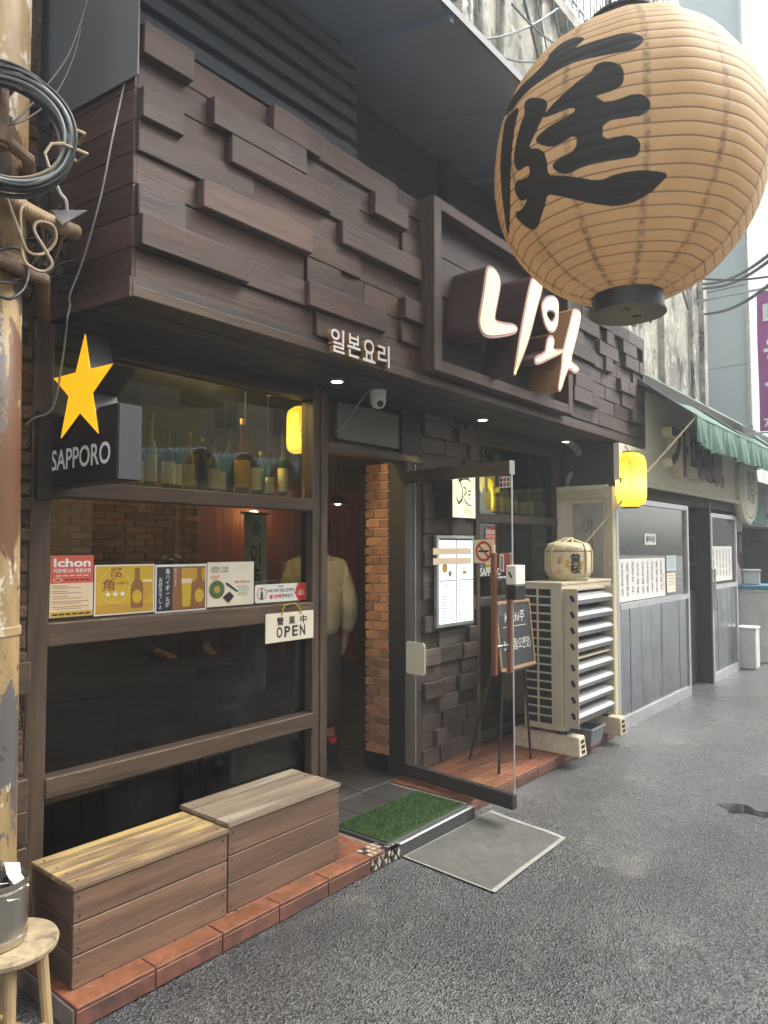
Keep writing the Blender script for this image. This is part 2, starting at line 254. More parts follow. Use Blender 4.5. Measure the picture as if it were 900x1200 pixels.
# ------------------------------------------------------------------ geometry helpers
COL = scene.collection
class MB:
    def __init__(s): s.v, s.f = [], []
    def add(s, vs, fs):
        o = len(s.v); s.v += [tuple(p) for p in vs]; s.f += [tuple(i+o for i in f) for f in fs]; return s
    def box(s, x0, x1, y0, y1, z0, z1):
        return s.add([(x0, y0, z0), (x1, y0, z0), (x1, y1, z0), (x0, y1, z0), (x0, y0, z1), (x1, y0, z1), (x1, y1, z1), (x0, y1, z1)],
                     [(0, 3, 2, 1), (4, 5, 6, 7), (0, 1, 5, 4), (1, 2, 6, 5), (2, 3, 7, 6), (3, 0, 4, 7)])
    def obox(s, o, ux, uy, uz):                 # oriented box: corner + three edge vectors
        o, ux, uy, uz = Vector(o), Vector(ux), Vector(uy), Vector(uz)
        c = [o, o+ux, o+ux+uy, o+uy]; c += [p+uz for p in c]
        return s.add(c, [(0, 3, 2, 1), (4, 5, 6, 7), (0, 1, 5, 4), (1, 2, 6, 5), (2, 3, 7, 6), (3, 0, 4, 7)])
    def tube(s, path, r, seg=8, cap=True):
        pts = [Vector(p) for p in path]; n = len(pts); rs = r if isinstance(r, (list, tuple)) else [r]*n
        vs, fs = [], []; ref = None
        for i, p in enumerate(pts):
            t = (pts[min(i+1, n-1)] - pts[max(i-1, 0)]).normalized()
            if ref is None: ref = t.orthogonal().normalized()
            ref = (ref - t*ref.dot(t)); ref = ref.normalized() if ref.length > 1e-6 else t.orthogonal().normalized()
            bi = t.cross(ref)
            for k in range(seg):
                a = 2*math.pi*k/seg; vs.append(p + (ref*math.cos(a) + bi*math.sin(a))*rs[i])
        for i in range(n-1):
            for k in range(seg):
                k2 = (k+1) % seg; fs.append((i*seg+k, i*seg+k2, (i+1)*seg+k2, (i+1)*seg+k))
        if cap: fs += [tuple(range(seg-1, -1, -1)), tuple((n-1)*seg+k for k in range(seg))]
        return s.add(vs, fs)
    def lathe(s, prof, c, seg=24, cap=True, axis='Z'):
        vs, fs = [], []; c = Vector(c)
        for r, z in prof:
            for k in range(seg):
                a = 2*math.pi*k/seg; x, y = r*math.cos(a), r*math.sin(a)
                vs.append(c + (Vector((x, y, z)) if axis == 'Z' else Vector((x, z, y)) if axis == 'Y' else Vector((z, x, y))))
        n = len(prof)
        for i in range(n-1):
            for k in range(seg):
                k2 = (k+1) % seg; fs.append((i*seg+k, i*seg+k2, (i+1)*seg+k2, (i+1)*seg+k))
        if cap: fs += [tuple(range(seg-1, -1, -1)), tuple((n-1)*seg+k for k in range(seg))]
        return s.add(vs, fs)
    def loft(s, rings, seg=20):                  # rings: (cx, cy, z, rx, ry)
        vs, fs = [], []
        for cx, cy, z, rx, ry in rings:
            for k in range(seg):
                a = 2*math.pi*k/seg; vs.append((cx+rx*math.cos(a), cy+ry*math.sin(a), z))
        n = len(rings)
        for i in range(n-1):
            for k in range(seg):
                k2 = (k+1) % seg; fs.append((i*seg+k, i*seg+k2, (i+1)*seg+k2, (i+1)*seg+k))
        fs += [tuple(range(seg-1, -1, -1)), tuple((n-1)*seg+k for k in range(seg))]
        return s.add(vs, fs)
    def prism(s, poly, d):                       # 3-D outline (front face) extruded by vector d
        n = len(poly); P = [Vector(p) for p in poly]; d = Vector(d)
        return s.add(P + [p+d for p in P], [tuple(range(n)), tuple(range(2*n-1, n-1, -1))] + [(i, i+n, (i+1) % n + n, (i+1) % n) for i in range(n)])
    def face(s, poly): return s.add(poly, [tuple(range(len(poly)))])
    def sheet(s, nu, nv, fn):                    # grid surface fn(u, v) in 0..1
        vs = [fn(i/nu, j/nv) for j in range(nv+1) for i in range(nu+1)]; w = nu+1
        return s.add(vs, [(j*w+i, j*w+i+1, (j+1)*w+i+1, (j+1)*w+i) for j in range(nv) for i in range(nu)])
    def build(s, name, mat, parent=None, smooth=False, bevel=0, fix=True):
        me = bpy.data.meshes.new(name); me.from_pydata(s.v, [], s.f)
        if bevel or fix:
            bm = bmesh.new(); bm.from_mesh(me)
            if fix: bmesh.ops.recalc_face_normals(bm, faces=bm.faces)
            if bevel:
                rv = bmesh.ops.bevel(bm, geom=bm.edges[:], offset=bevel, segments=1, affect='EDGES', clamp_overlap=True)
                if isinstance(mat, str) and mat in EDGE:
                    for f in rv['faces']: f.material_index = 1
            bm.to_mesh(me); bm.free()
        if smooth: me.polygons.foreach_set('use_smooth', [True]*len(me.polygons))
        me.materials.append(MT[mat] if isinstance(mat, str) else mat)
        if bevel and isinstance(mat, str) and mat in EDGE: me.materials.append(MT[EDGE[mat]])
        return link(name, me, parent)
def link(name, me, parent=None, loc=None, rot=None):
    o = bpy.data.objects.new(name, me); COL.objects.link(o)
    if loc is not None: o.location = loc
    if rot is not None: o.rotation_euler = rot
    if parent is not None:
        o.parent = parent
        if parent.type == 'EMPTY': o.matrix_parent_inverse = Matrix.Translation(-Vector(parent.location))
    return o
def tag(o, label, cat, group=None):
    o['label'] = label; o['category'] = cat
    if group: o['group'] = group
    return o
def thing(name, label, cat, loc=(0, 0, 0), group=None):
    o = bpy.data.objects.new(name, None); COL.objects.link(o); o.location = loc; o.empty_display_size = .1
    return tag(o, label, cat, group)
def struct(o, kind='structure'): o['kind'] = kind; return o
def BX(name, mat, parent, *a, bevel=0): return MB().box(*a).build(name, mat, parent, bevel=bevel)

# ------------------------------------------------------------------ lettering as flat or raised mesh
def text(s, mat, parent, o, ux=(1, 0, 0), uz=(0, 0, 1), w=None, h=None, depth=0.0, bold=0.0, name='lettering', shear=0):
    """lettering centred on o; ux/uz = reading and up directions; fitted to w and/or h metres"""
    cu = bpy.data.curves.new('t', 'FONT'); cu.body = s; cu.size = 1; cu.offset = bold; cu.resolution_u = 3; cu.fill_mode = 'FRONT'; cu.shear = shear
    cu.space_line = .95; cu.align_x = 'CENTER'
    ob = bpy.data.objects.new('t', cu); me = bpy.data.meshes.new_from_object(ob)
    co = np.empty(len(me.vertices)*3); me.vertices.foreach_get('co', co); co = co.reshape(-1, 3)
    fs = [tuple(p.vertices) for p in me.polygons]
    bpy.data.objects.remove(ob); bpy.data.curves.remove(cu); bpy.data.meshes.remove(me)
    lo, hi = co.min(0), co.max(0); sz = hi-lo
    kx = (w/sz[0]) if w else None; ky = (h/sz[1]) if h else None
    kx = kx or ky; ky = ky or kx
    ux, uz, o = Vector(ux), Vector(uz), Vector(o); n = ux.cross(uz).normalized()     # towards the reader
    vs = [o + ux*((c[0]-(lo[0]+hi[0])/2)*kx) + uz*((c[1]-(lo[1]+hi[1])/2)*ky) for c in co]
    mb = MB().add(vs, fs)
    if depth:
        bm = bmesh.new(); tmp = bpy.data.meshes.new('x'); tmp.from_pydata(mb.v, [], mb.f); bm.from_mesh(tmp); bpy.data.meshes.remove(tmp)
        bmesh.ops.remove_doubles(bm, verts=bm.verts, dist=1e-5)
        bmesh.ops.recalc_face_normals(bm, faces=bm.faces)
        r = bmesh.ops.extrude_face_region(bm, geom=bm.faces[:])
        bmesh.ops.translate(bm, verts=[g for g in r['geom'] if isinstance(g, bmesh.types.BMVert)], vec=n*depth)
        bmesh.ops.recalc_face_normals(bm, faces=bm.faces)
        m2 = bpy.data.meshes.new(name); bm.to_mesh(m2); bm.free(); m2.materials.append(MT[mat])
        return link(name, m2, parent)
    return mb.build(name, mat, parent, fix=False)
def vtext(s, mat, parent, o, h, **k): return text('\n'.join(s), mat, parent, o, h=h, **k)
def disc(c, r, ux, uz, n=24, ri=0.0):
    c, ux, uz = Vector(c), Vector(ux), Vector(uz)
    ring = lambda q: [c + ux*(q*math.cos(2*math.pi*i/n)) + uz*(q*math.sin(2*math.pi*i/n)) for i in range(n)]
    if not ri: return MB().face(ring(r))
    return MB().add(ring(r)+ring(ri), [(i, (i+1) % n, n+(i+1) % n, n+i) for i in range(n)])
EX, EZ = Vector((1, 0, 0)), Vector((0, 0, 1))
def rect(x0, x1, z0, z1, y): return MB().face([(x0, y, z0), (x1, y, z0), (x1, y, z1), (x0, y, z1)])

# ================================================================== THE SETTING
def asphalt():
    m, nt, b = new_mat('worn_asphalt')
    tc = nd(nt, 'TexCoord'); V = tc.outputs['Object']
    def nz(s, d=6, r=.6):
        n = nd(nt, 'TexNoise'); n.inputs['Scale'].default_value = s; n.inputs['Detail'].default_value = d; n.inputs['Roughness'].default_value = r
        nt.links.new(V, n.inputs['Vector']); return n.outputs['Fac']
    vo = nd(nt, 'TexVoronoi'); vo.inputs['Scale'].default_value = 120; nt.links.new(V, vo.inputs['Vector'])
    sp = nd(nt, 'SeparateColor'); nt.links.new(vo.outputs['Color'], sp.inputs[0])
    grains = ramp(nt, sp.outputs[0], .1, 1.0, (.028, .0285, .029), (.165, .167, .167))
    big = ramp(nt, nz(.55, 7, .6), .36, .66, (.50, .505, .515), (1.35, 1.35, 1.34))
    col = mix(nt, 1.0, grains, big, 'MULTIPLY')
    col = mix(nt, ramp(nt, nz(2.3, 9, .75), .54, .74), col, (.19, .182, .16))       # dried dust
    col = mix(nt, ramp(nt, nz(1.5, 6), .60, .74), col, (.05, .052, .055))         # oil and damp
    col = mix(nt, ramp(nt, nz(210, 2), .67, .72), col, (.36, .36, .35))            # bright chips
    nt.links.new(col, b.inputs['Base Color'])
    nt.links.new(ramp(nt, nz(.8, 6), .36, .64, (.18,)*3, (.40,)*3), b.inputs['Roughness']); b.inputs['Specular IOR Level'].default_value = .75
    ad = nd(nt, 'Math', operation='ADD'); nt.links.new(vo.outputs['Distance'], ad.inputs[0]); nt.links.new(nz(45, 6, .75), ad.inputs[1])
    bp = nd(nt, 'Bump'); bp.inputs['Strength'].default_value = 1.0; bp.inputs['Distance'].default_value = .010
    nt.links.new(ad.outputs[0], bp.inputs['Height']); nt.links.new(bp.outputs[0], b.inputs['Normal'])
    return m
MT['asphalt'] = asphalt()
struct(MB().face([(-150, -150, 0), (150, -150, 0), (150, 150, 0), (-150, 150, 0)]).build('asphalt_road', 'asphalt'))
# puddle in a dip of the lane
MT['water'] = pm('puddle_water', (.02, .022, .024), .03, var=.1, rnd=0, spec=.8)
pud = [(4.84+(.07+.025*math.sin(3*a)+.018*math.sin(7*a+1))*math.cos(a), 1.13+(.17+.04*math.sin(2*a+.6)+.025*math.sin(5*a))*math.sin(a)) for a in [k*2*math.pi/48 for k in range(48)]]
struct(MB().face([(x, y, .004) for x, y in pud]).build('puddle', 'water'))

# tiled step in front of the shop, threshold strip, platform beyond the door
stp = struct(MB().box(1.235, 2.86, 2.352, 3.2, .001, .069).box(2.862, 3.66, 2.40, 3.2, .001, .073).box(3.662, 5.98, 2.412, 3.2, .001, .069).build('tiled_step', 'grout'))
tile_mesh = {}
def tile(x0, x1, y0, y1, z0, z1, mat='tile'):
    k = tuple(round(q, 3) for q in (x1-x0, y1-y0, z1-z0))
    if k not in tile_mesh:
        o = MB().box(-k[0]/2, k[0]/2, -k[1]/2, k[1]/2, -k[2]/2, k[2]/2).build('tile', mat, stp, bevel=.0025); tile_mesh[k] = o.data
    else: o = link('tile', tile_mesh[k], stp)
    o.location = ((x0+x1)/2, (y0+y1)/2, (z0+z1)/2 + random.uniform(-.0015, .0015)); o.rotation_euler = (0, 0, random.uniform(-.004, .004))
for a, bnd, y0 in ((1.24, 2.85, 2.340), (3.70, 5.96, 2.400)):
    x = a
    while x < bnd-.05:
        x1 = min(x+.30, bnd)
        tile(x+.003, x1-.003, y0, y0+.012, .006, .066, 'tile_riser')                 # riser
        x = x1
    for r in range(6 if a > 3 else 6):
        yy = y0 + r*.1; x = a - (.15 if r % 2 else 0)
        while x < bnd-.02:
            x0, x1 = max(x, a), min(x+.30, bnd)
            if x1-x0 > .04: tile(x0+.002, x1-.002, yy+.001, yy+.0975, .0695, .082)
            x += .30
# broken mosaic patch at the corner of the threshold
for i in range(9):
    for j in range(2):
        x, z = 2.735+i*.026, .012+j*.028; up = (i+j) % 2
        poly = [(x, 2.336, z), (x+.024, 2.336, z), (x+.012, 2.336, z+.025)] if up else [(x, 2.336, z+.025), (x+.024, 2.336, z+.025), (x+.012, 2.336, z)]
        MB().prism(poly, (0, .004, 0)).build('mosaic_chip', ['navy_print', 'clutter_grey', 'cream'][(i*2+j) % 3], stp)
for i in range(7):
    for j in range(3):
        x, y = 2.74+i*.034, 2.345+j*.034
        MB().face([(x+random.uniform(0, .006), y, .0835), (x+.028, y+random.uniform(0, .006), .0835), (x+.03-random.uniform(0, .008), y+.028, .0835), (x+.003, y+.03, .0835)]).build('mosaic_chip', ['cream', 'cream', 'clutter_grey', 'navy_print'][(i*5+j*3) % 4], stp)
struct(MB().box(1.3, 7.2, 3.201, 8.5, .02, .071).build('shop_floor', 'floor_dark'))
flr = bpy.data.objects['shop_floor']
for i in range(3): BX('floor_slab', 'floor_dark', flr, 2.87+i*.26, 3.126+i*.26, 2.75, 2.985, .0735, .0842, bevel=.003)
for i in range(6):
    for j in range(5):
        if i in (4, 5) or True:
            x, y = 3.0+i*.42+(.2 if j % 2 else 0), 2.99+j*.36
            MB().box(x+.004, x+.416, y+.004, y+.356, .0725, .083+random.uniform(0, .003)).build('floor_slab', 'floor_dark', flr, bevel=.003)

# ================================================================== THE RESTAURANT
rest = thing('restaurant', 'dark timber restaurant front with plank fascia, big window and open doorway', 'restaurant', (1.4, 3.0, .0))
# ---- fascia
fas = MB().box(1.47, 6.80, 2.452, 2.94, 2.625, 3.60).build('fascia', 'dark_wood', rest)
ROWS = [[(1.69, 2), (2.12, 0), (2.43, 2), (3.05, 1), (3.29, 0)],
        [(1.79, 0), (2.33, 2), (2.83, 0), (3.12, 2), (3.29, 0)],
        [(1.65, 2), (1.885, 0), (2.50, 2), (2.74, 1), (3.10, 0), (3.29, 1)],
        [(2.03, 1), (2.58, 0), (3.25, 2), (3.29, 0)],
        [(1.74, 0), (2.37, 2), (2.75, 1), (3.03, 0), (3.29, 0)],
        [(1.68, 1), (2.36, 0), (2.60, 1), (2.79, 0), (3.09, 0), (3.29, 2)],
        [(1.99, 2), (2.35, 1), (2.93, 2), (3.09, 0), (3.29, 1)],
        [(2.42, 0), (2.95, 1), (3.29, 0)]]
LEV = (2.438, 2.418, 2.392)
rg = random.Random(11)
def plank(x0, x1, z0, z1, lev, mat='plank'):
    y = LEV[lev] + rg.uniform(-.003, .003); mb = MB().box(x0+.0015, x1-.0015, y, 2.4535, z0+.002, z1-.002)
    mb.v = [(a+rg.uniform(-.0012, .0012), b+(rg.uniform(-.003, .003) if b < 2.45 else 0), c+rg.uniform(-.0013, .0013)) for a, b, c in mb.v]      # slightly warped
    mb.build('plank', mat, fas, bevel=rg.uniform(.002, .0045))
for r, row in enumerate(ROWS):
    z1 = 3.62 - r*.125; x = 1.462
    for xe, lv in row: plank(x, xe, z1-.125, z1, lv); x = xe
for r in range(8):                                       # short blocks beyond the sign
    z1 = 3.60 - r*.12; x = 5.09
    while x < 6.79:
        w = rg.choice([.16, .2, .26, .34, .42]); xe = min(x+w, 6.80)
        if 6.80-xe < .08: xe = 6.80
        plank(x, xe, z1-.12, z1, 0 if r == 7 else rg.choice([0, 0, 1, 2, 2]), 'block'); x = xe
for r in range(4):                                       # flat boards behind the sign letters
    plank(3.29, 5.09, 2.62+r*.245, 2.62+(r+1)*.245, 0, 'dark_wood')
# splayed return on the left
for r in range(8):
    z1 = 3.62 - r*.125; d = Vector((1.39-1.452, 3.0-2.44, 0))
    MB().obox((1.452, 2.44, z1-.1235), d, (.022, 0, 0), (0, 0, .122)).build('plank', 'plank_side', fas, bevel=.002)
# trim strips under the fascia
tr = MB().box(1.44, 4.35, 2.408, 2.458, 2.545, 2.588).build('trim', 'frame_wood', rest, bevel=.003)
BX('trim', 'plank', rest, 4.353, 6.82, 2.408, 2.458, 2.545, 2.588, bevel=.003)
BX('trim', 'dark_wood', rest, 1.45, 6.81, 2.428, 2.47, 2.589, 2.624)
MB().obox((1.4385, 2.4085, 2.5385), (-.066, .60, 0), (-.012, 0, 0), (0, 0, .078)).build('trim', 'plank_side', rest, bevel=.003)
BX('corner_trim', 'dark_wood', rest, 6.801, 6.84, 2.40, 2.96, 2.55, 3.60)
sof = BX('soffit', 'soffit', rest, 1.432, 6.80, 2.459, 3.06, 2.552, 2.588)
for i in range(1, 5): BX('board', 'soffit', sof, 1.45, 6.79, 2.46+i*.115, 2.46+i*.115+.108, 2.546, 2.5515, bevel=.001)
for i, (x, y) in enumerate(((2.927, 2.757), (4.50, 2.77), (5.9, 2.77))):
    dl = MB().lathe([(.045, 2.5455), (.045, 2.538), (.034, 2.536), (.034, 2.5455)], (x, y, 0), 20).build('downlight', 'alu', rest)
    disc((x, y, 2.5375), .033, (1, 0, 0), (0, -1, 0), 20).build('lamp', 'bulb', dl, fix=False)

# ---- main window: posts, rails, panes
win = MB().box(1.335, 1.418, 2.965, 3.07, .075, 2.545).build('window', 'frame_wood_v', rest, bevel=.004)
BX('post', 'frame_wood_v', win, 2.955, 3.013, 2.972, 3.075, .075, 2.545, bevel=.004)
BX('post', 'frame_wood_v', win, 3.015, 3.072, 2.962, 3.085, .075, 2.545, bevel=.005)
for z0, z1, y0 in ((.572, .657, 2.955), (1.192, 1.288, 2.962), (1.815, 1.885, 2.958)):
    BX('rail', 'frame_wood', win, 1.4185, 2.9545, y0, 3.065, z0, z1, bevel=.005)
BX('rail', 'dark_wood', win, 1.4185, 2.9545, 2.97, 3.06, 2.47, 2.5455); BX('rail', 'dark_wood', win, 1.4185, 2.9545, 2.97, 3.06, .075, .115)
for z0, z1 in ((.115, .572), (.657, 1.192), (1.288, 1.815), (1.885, 2.47)):
    BX('pane', 'glass_lower' if z1 < 1.2 else 'glass', win, 1.4187, 2.9543, 3.03, 3.036, z0, z1)
# ---- doorway: header, transom panel, jambs
hdr = BX('door_header', 'frame_wood', rest, 3.073, 4.04, 2.96, 3.08, 2.185, 2.235, bevel=.004)
BX('transom_panel', 'green_glass_panel', rest, 3.19, 3.80, 3.0, 3.03, 2.27, 2.50)
BX('transom_frame', 'dark_wood', rest, 3.073, 4.04, 3.031, 3.07, 2.2355, 2.545)
BX('transom_frame', 'dark_wood', rest, 3.81, 4.04, 2.985, 3.030, 2.2355, 2.545)
jmb = BX('door_jamb', 'dark_metal', rest, 3.835, 3.885, 2.955, 3.12, .084, 2.184, bevel=.003)
BX('door_jamb', 'dark_wood', rest, 3.886, 4.03, 2.985, 3.10, .084, 2.184)
BX('strip', 'alu', jmb, 3.95, 3.957, 2.978, 2.985, .09, 2.18)
# brick side of the passage
pier = BX('brick_pier', 'mortar', rest, 3.837, 3.885, 3.121, 3.30, .19, 2.18)
BX('pier_base', 'black_metal', rest, 3.822, 3.885, 3.121, 3.325, .084, .189)
bm_ = {}
def brick(par, k, c, mat='brick', bev=.003, jit=.002):
    key = (mat, tuple(round(q, 3) for q in k))
    if key not in bm_:
        o = MB().box(-k[0]/2, k[0]/2, -k[1]/2, k[1]/2, -k[2]/2, k[2]/2).build('brick', mat, par, bevel=bev); bm_[key] = o.data
    else: o = link('brick', bm_[key], par)
    o.location = Vector(c) + Vector((random.uniform(-jit, jit), random.uniform(-jit, jit), random.uniform(-jit, jit)/2))
    return o
z = .195; r = 0
while z < 2.16:
    if r % 2: segs = ((3.121, 3.245), (3.255, 3.325))
    else: segs = ((3.121, 3.185), (3.195, 3.318))
    for y0, y1 in segs: brick(pier, (.05, y1-y0, .054), (3.848, (y0+y1)/2, z+.027), jit=.0015)
    z += .0645; r += 1
# inner passage wall behind the pier
BX('partition', 'interior_dark', rest, 3.886, 4.02, 3.101, 3.30, .084, 2.55)

# ---- wall panel of projecting wooden blocks
pan = BX('block_panel', 'dark_wood', rest, 4.031, 4.72, 3.0, 3.06, .084, 2.545)
rb = random.Random(4); z = .088
while z < 2.53:
    h = .115; x = 4.034
    while x < 4.71:
        w = rb.choice([.14, .19, .24, .3]); xe = min(x+w, 4.717)
        if 4.717-xe < .07: xe = 4.717
        if not (4.12 < (x+xe)/2 < 4.64 and 1.06 < z < 1.62 and False):
            BX('block', 'block', pan, x+.0015, xe-.0015, 3.0-rb.choice([.008, .012, .03, .045]), 3.002, z+.0015, min(z+h, 2.543)-.0015, bevel=.003)
        x = xe
    z += h
# ---- second window behind the air conditioner
w2 = BX('window', 'frame_wood_v', rest, 6.13, 6.22, 2.965, 3.07, .084, 2.545, bevel=.004)
BX('post', 'frame_wood_v', w2, 4.722, 4.775, 2.97, 3.07, .084, 2.545)
for z0, z1 in ((.11, .16), (1.14, 1.21), (1.80, 1.87), (2.43, 2.5455)):
    BX('rail', 'dark_wood', w2, 4.776, 6.1295, 2.968, 3.065, z0, z1, bevel=.003)
for z0, z1 in ((.16, 1.14), (1.21, 1.80), (1.87, 2.43)):
    BX('pane', 'glass', w2, 4.7762, 6.1293, 3.03, 3.036, z0, z1)
BX('side_post', 'dark_wood', rest, 6.221, 6.80, 2.98, 3.06, .084, 2.545)

# ---- interior shell
BX('ceiling', 'interior_dark', rest, 1.3, 7.2, 3.061, 8.5, 2.60, 2.66)
BX('interior_wall', 'interior', rest, 1.20, 1.3, 3.075, 8.5, .02, 2.66)
BX('interior_wall', 'interior_dark', rest, 7.2, 7.3, 3.07, 8.5, .02, 2.66)
bw = BX('interior_wall', 'interior', rest, 1.3, 7.2, 6.4, 6.5, .02, 2.60)
for i in range(22): BX('wall_board', 'red_wall', bw, 4.6+i*.118, 4.6+i*.118+.114, 6.37, 6.3995, .1, 2.35)
z = 1.05; r = 0                                           # brick dado inside, seen through the window
while z < 2.35:
    x = 3.0 - (.11 if r % 2 else 0)
    while x < 4.5:
        brick(bw, (.205, .03, .055), (x+.11, 6.385, z), 'brick', .003); x += .222
    z += .066; r += 1
BX('window_sill', 'dark_wood', rest, 1.42, 2.96, 3.0655, 3.26, 1.835, 1.883)
BX('window_sill', 'dark_wood', rest, 4.78, 6.12, 3.0655, 3.26, 1.815, 1.868)
BX('bulkhead', 'interior_dark', rest, 1.3, 3.05, 3.075, 3.09, 2.4705, 2.60)
# pendant lamps
for i, (x, y, zz) in enumerate(((2.95, 4.75, 1.98), (3.62, 4.9, 1.98), (4.9, 4.6, 2.0), (2.3, 5.6, 2.0))):
    t = thing('pendant_lamp', 'small warm pendant lamp hanging over the tables inside the restaurant', 'lamp', (x, y, zz), 'pendant lamps inside')
    MB().lathe([(.012, zz+.11), (.03, zz+.09), (.12, zz+.015), (.12, zz+.01)], (x, y, 0), 20).build('shade', 'black_metal', t, smooth=True)
    MB().tube([(x, y, zz+.10), (x, y, 2.60)], .004, 6).build('cord', 'cable_black', t)
    MB().lathe([(.002, zz-.005), (.028, zz+.008), (.028, zz+.03), (.01, zz+.04)], (x, y, 0), 14).build('bulb', 'bulb', t, smooth=True)
    L = bpy.data.lights.new('pendant_light', 'POINT'); L.energy = 1.3; L.color = (1, .66, .32); L.shadow_soft_size = .05
    lo = bpy.data.objects.new('pendant_light', L); COL.objects.link(lo); lo.location = (x, y, zz-.06)
t = thing('added_downlight', 'round downlight added inside above the bottle shelf of the front window', 'lamp', (2.6, 3.30, 2.58))
MB().lathe([(.05, 2.5995), (.05, 2.585), (.038, 2.583)], (2.6, 3.30, 0), 20).build('ring', 'alu', t); disc((2.6, 3.30, 2.5825), .037, (1, 0, 0), (0, -1, 0), 20).build('lamp', 'bulb', t, fix=False)
L = bpy.data.lights.new('bottle_fill_light', 'POINT'); L.energy = 16; L.color = (1, .74, .36); L.shadow_soft_size = .05  # warm light added to brighten the bottles on the shelf
lo = bpy.data.objects.new('bottle_fill_light', L); COL.objects.link(lo); lo.location = (2.45, 3.24, 2.53)
# wall lamp that reddens the back boards
t = tag(MB().lathe([(.03, 6.27), (.045, 6.30), (.045, 6.369)], (5.35, 0, 1.98), 14, axis='Y').build('wall_lamp', 'bulb'), 'little wall lamp on the red boards at the back of the room', 'lamp')
L = bpy.data.lights.new('wall_light', 'POINT'); L.energy = 3.5; L.color = (1, .5, .22); L.shadow_soft_size = .06
lo = bpy.data.objects.new('wall_light', L); COL.objects.link(lo); lo.location = (5.35, 6.1, 1.98)

# ---- glass door standing open
DH, DE = Vector((3.815, 2.948, 0)), Vector((3.722, 2.093, 0)); DU = (DE-DH); DW = DU.length; DU.normalize(); DN = Vector((-DU.y, DU.x, 0))   # DN points to +X side
def dp(u, n, z): return DH + DU*u + DN*n + EZ*z
def dbox(u0, u1, n0, n1, z0, z1): return MB().obox(dp(u0, n0, z0), DU*(u1-u0), DN*(n1-n0), EZ*(z1-z0))
door = dbox(0, DW, -.022, .022, 2.035, 2.112).build('glass_door', 'dark_metal', rest, bevel=.003)
dbox(0, DW, -.022, .022, .096, .18).build('bottom_rail', 'dark_metal', door, bevel=.003)
dbox(.001, DW-.003, -.005, .005, .18, 2.035).build('pane', 'door_glass', door)
dbox(DW-.0028, DW+.001, -.006, .006, .1805, 2.0345).build('edge_strip', 'alu', door)
dbox(DW-.001, DW+.004, -.024, .024, 2.033, 2.114).build('end_cap', 'alu', door)
dbox(.001, .004, -.02, .02, .181, 2.034).build('hinge_strip', 'dark_metal', door)
for s in (-1, 1):
    hb = dbox(.765, .797, s*.075-.014, s*.075+.014, .86, 1.57).build('handle', 'handle_wood', door, bevel=.004)
    for zz in (1.02, 1.42): MB().tube([dp(.781, s*.005, zz), dp(.781, s*.062, zz)], .011, 10).build('standoff', 'steel', hb)
lk = dbox(.845, .915, -.05, .05, 1.385, 1.50).build('lock', 'white_plastic', door, bevel=.006)
dbox(.845, .915, -.0505, .0505, 1.30, 1.384).build('lock_base', 'black_metal', lk, bevel=.004)
MB().tube([dp(.87, -.0515, 1.46), dp(.89, -.056, 1.43)], .006, 8).build('thumb_turn', 'black_metal', lk)
pp = MB(); pts = []
for cx, cz, a0 in ((.02, .80, 180), (.155, .80, 270), (.155, .95, 0), (.02, .95, 90)):
    for k in range(5):
        a = rad(a0+k*22.5); pts.append(dp(cx+.018*math.cos(a), -.0065, cz+.03*math.sin(a)))
pp.prism(pts, -DN*.006).build('push_plate', MT['cream_board'], door)

# ---- posts and wedges left of the window
ow = BX('old_wall', 'old_brick', None, -7.0, 1.334, 2.975, 3.25, .0, 5.2); tag(ow, 'crumbling dark old brick wall behind the rusty pole, beside the window post', 'wall')
rr = random.Random(3); z = .01
while z < 3.5:
    x = 1.20 - rr.uniform(0, .09)
    while x < 1.33:
        xe = min(x+rr.uniform(.07, .15), 1.333)
        BX('brick', 'old_brick', ow, x+.003, xe-.003, 2.975-rr.uniform(.002, .03), 2.98, z+.004, z+.056, bevel=.006); x = xe
    z += .062
for z0, h in ((1.02, .125), (.56, .125), (.43, .13), (.30, .12)):
    BX('packing_block', 'frame_wood', ow, 1.285, 1.334, 2.925, 2.9745, z0, z0+h, bevel=.004)

# ---- canopy over the fascia, its grey side sheet and the louvre
can = thing('canopy', 'glare-tinted sheet canopy jutting out above the plank fascia', 'canopy', (1.46, 3.1, 4.2))
def cz(y): return 4.215 + (y-1.9)*.25
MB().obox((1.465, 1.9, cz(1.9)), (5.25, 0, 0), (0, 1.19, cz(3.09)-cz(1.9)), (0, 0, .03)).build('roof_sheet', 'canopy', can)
BX('gutter_edge', 'grey_sheet', can, 1.465, 6.715, 1.882, 1.8995, cz(1.9)-.006, cz(1.9)+.035)
for i in range(6):
    x = 1.9+i*.92
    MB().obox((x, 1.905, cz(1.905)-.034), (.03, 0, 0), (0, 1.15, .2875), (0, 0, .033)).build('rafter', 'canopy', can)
MB().obox((1.446, 2.402, 3.40), (-.095, .86, 0), (-.006, 0, 0), (0, 0, 1.0)).build('side_sheet', 'grey_sheet', can)
lv = BX('louvre_backing', 'louvre_dark', can, 1.48, 2.92, 2.66, 2.69, 3.60, 4.39)
for i in range(7):
    z0 = 3.66+i*.105
    MB().add([(1.482, 2.60, z0), (2.915, 2.60, z0), (2.915, 2.66, z0+.03), (1.482, 2.66, z0+.03), (1.482, 2.60, z0+.06), (2.915, 2.60, z0+.06), (2.915, 2.66, z0+.075), (1.482, 2.66, z0+.075)],
             [(0, 3, 2, 1), (4, 5, 6, 7), (0, 1, 5, 4), (1, 2, 6, 5), (2, 3, 7, 6), (3, 0, 4, 7)]).build('slat', 'louvre_dark', lv)
BX('wall_shade_board', 'dark_wood', can, 1.48, 6.70, 2.955, 2.985, 3.60, 4.45)  # added dark board where the concrete wall lies in shade
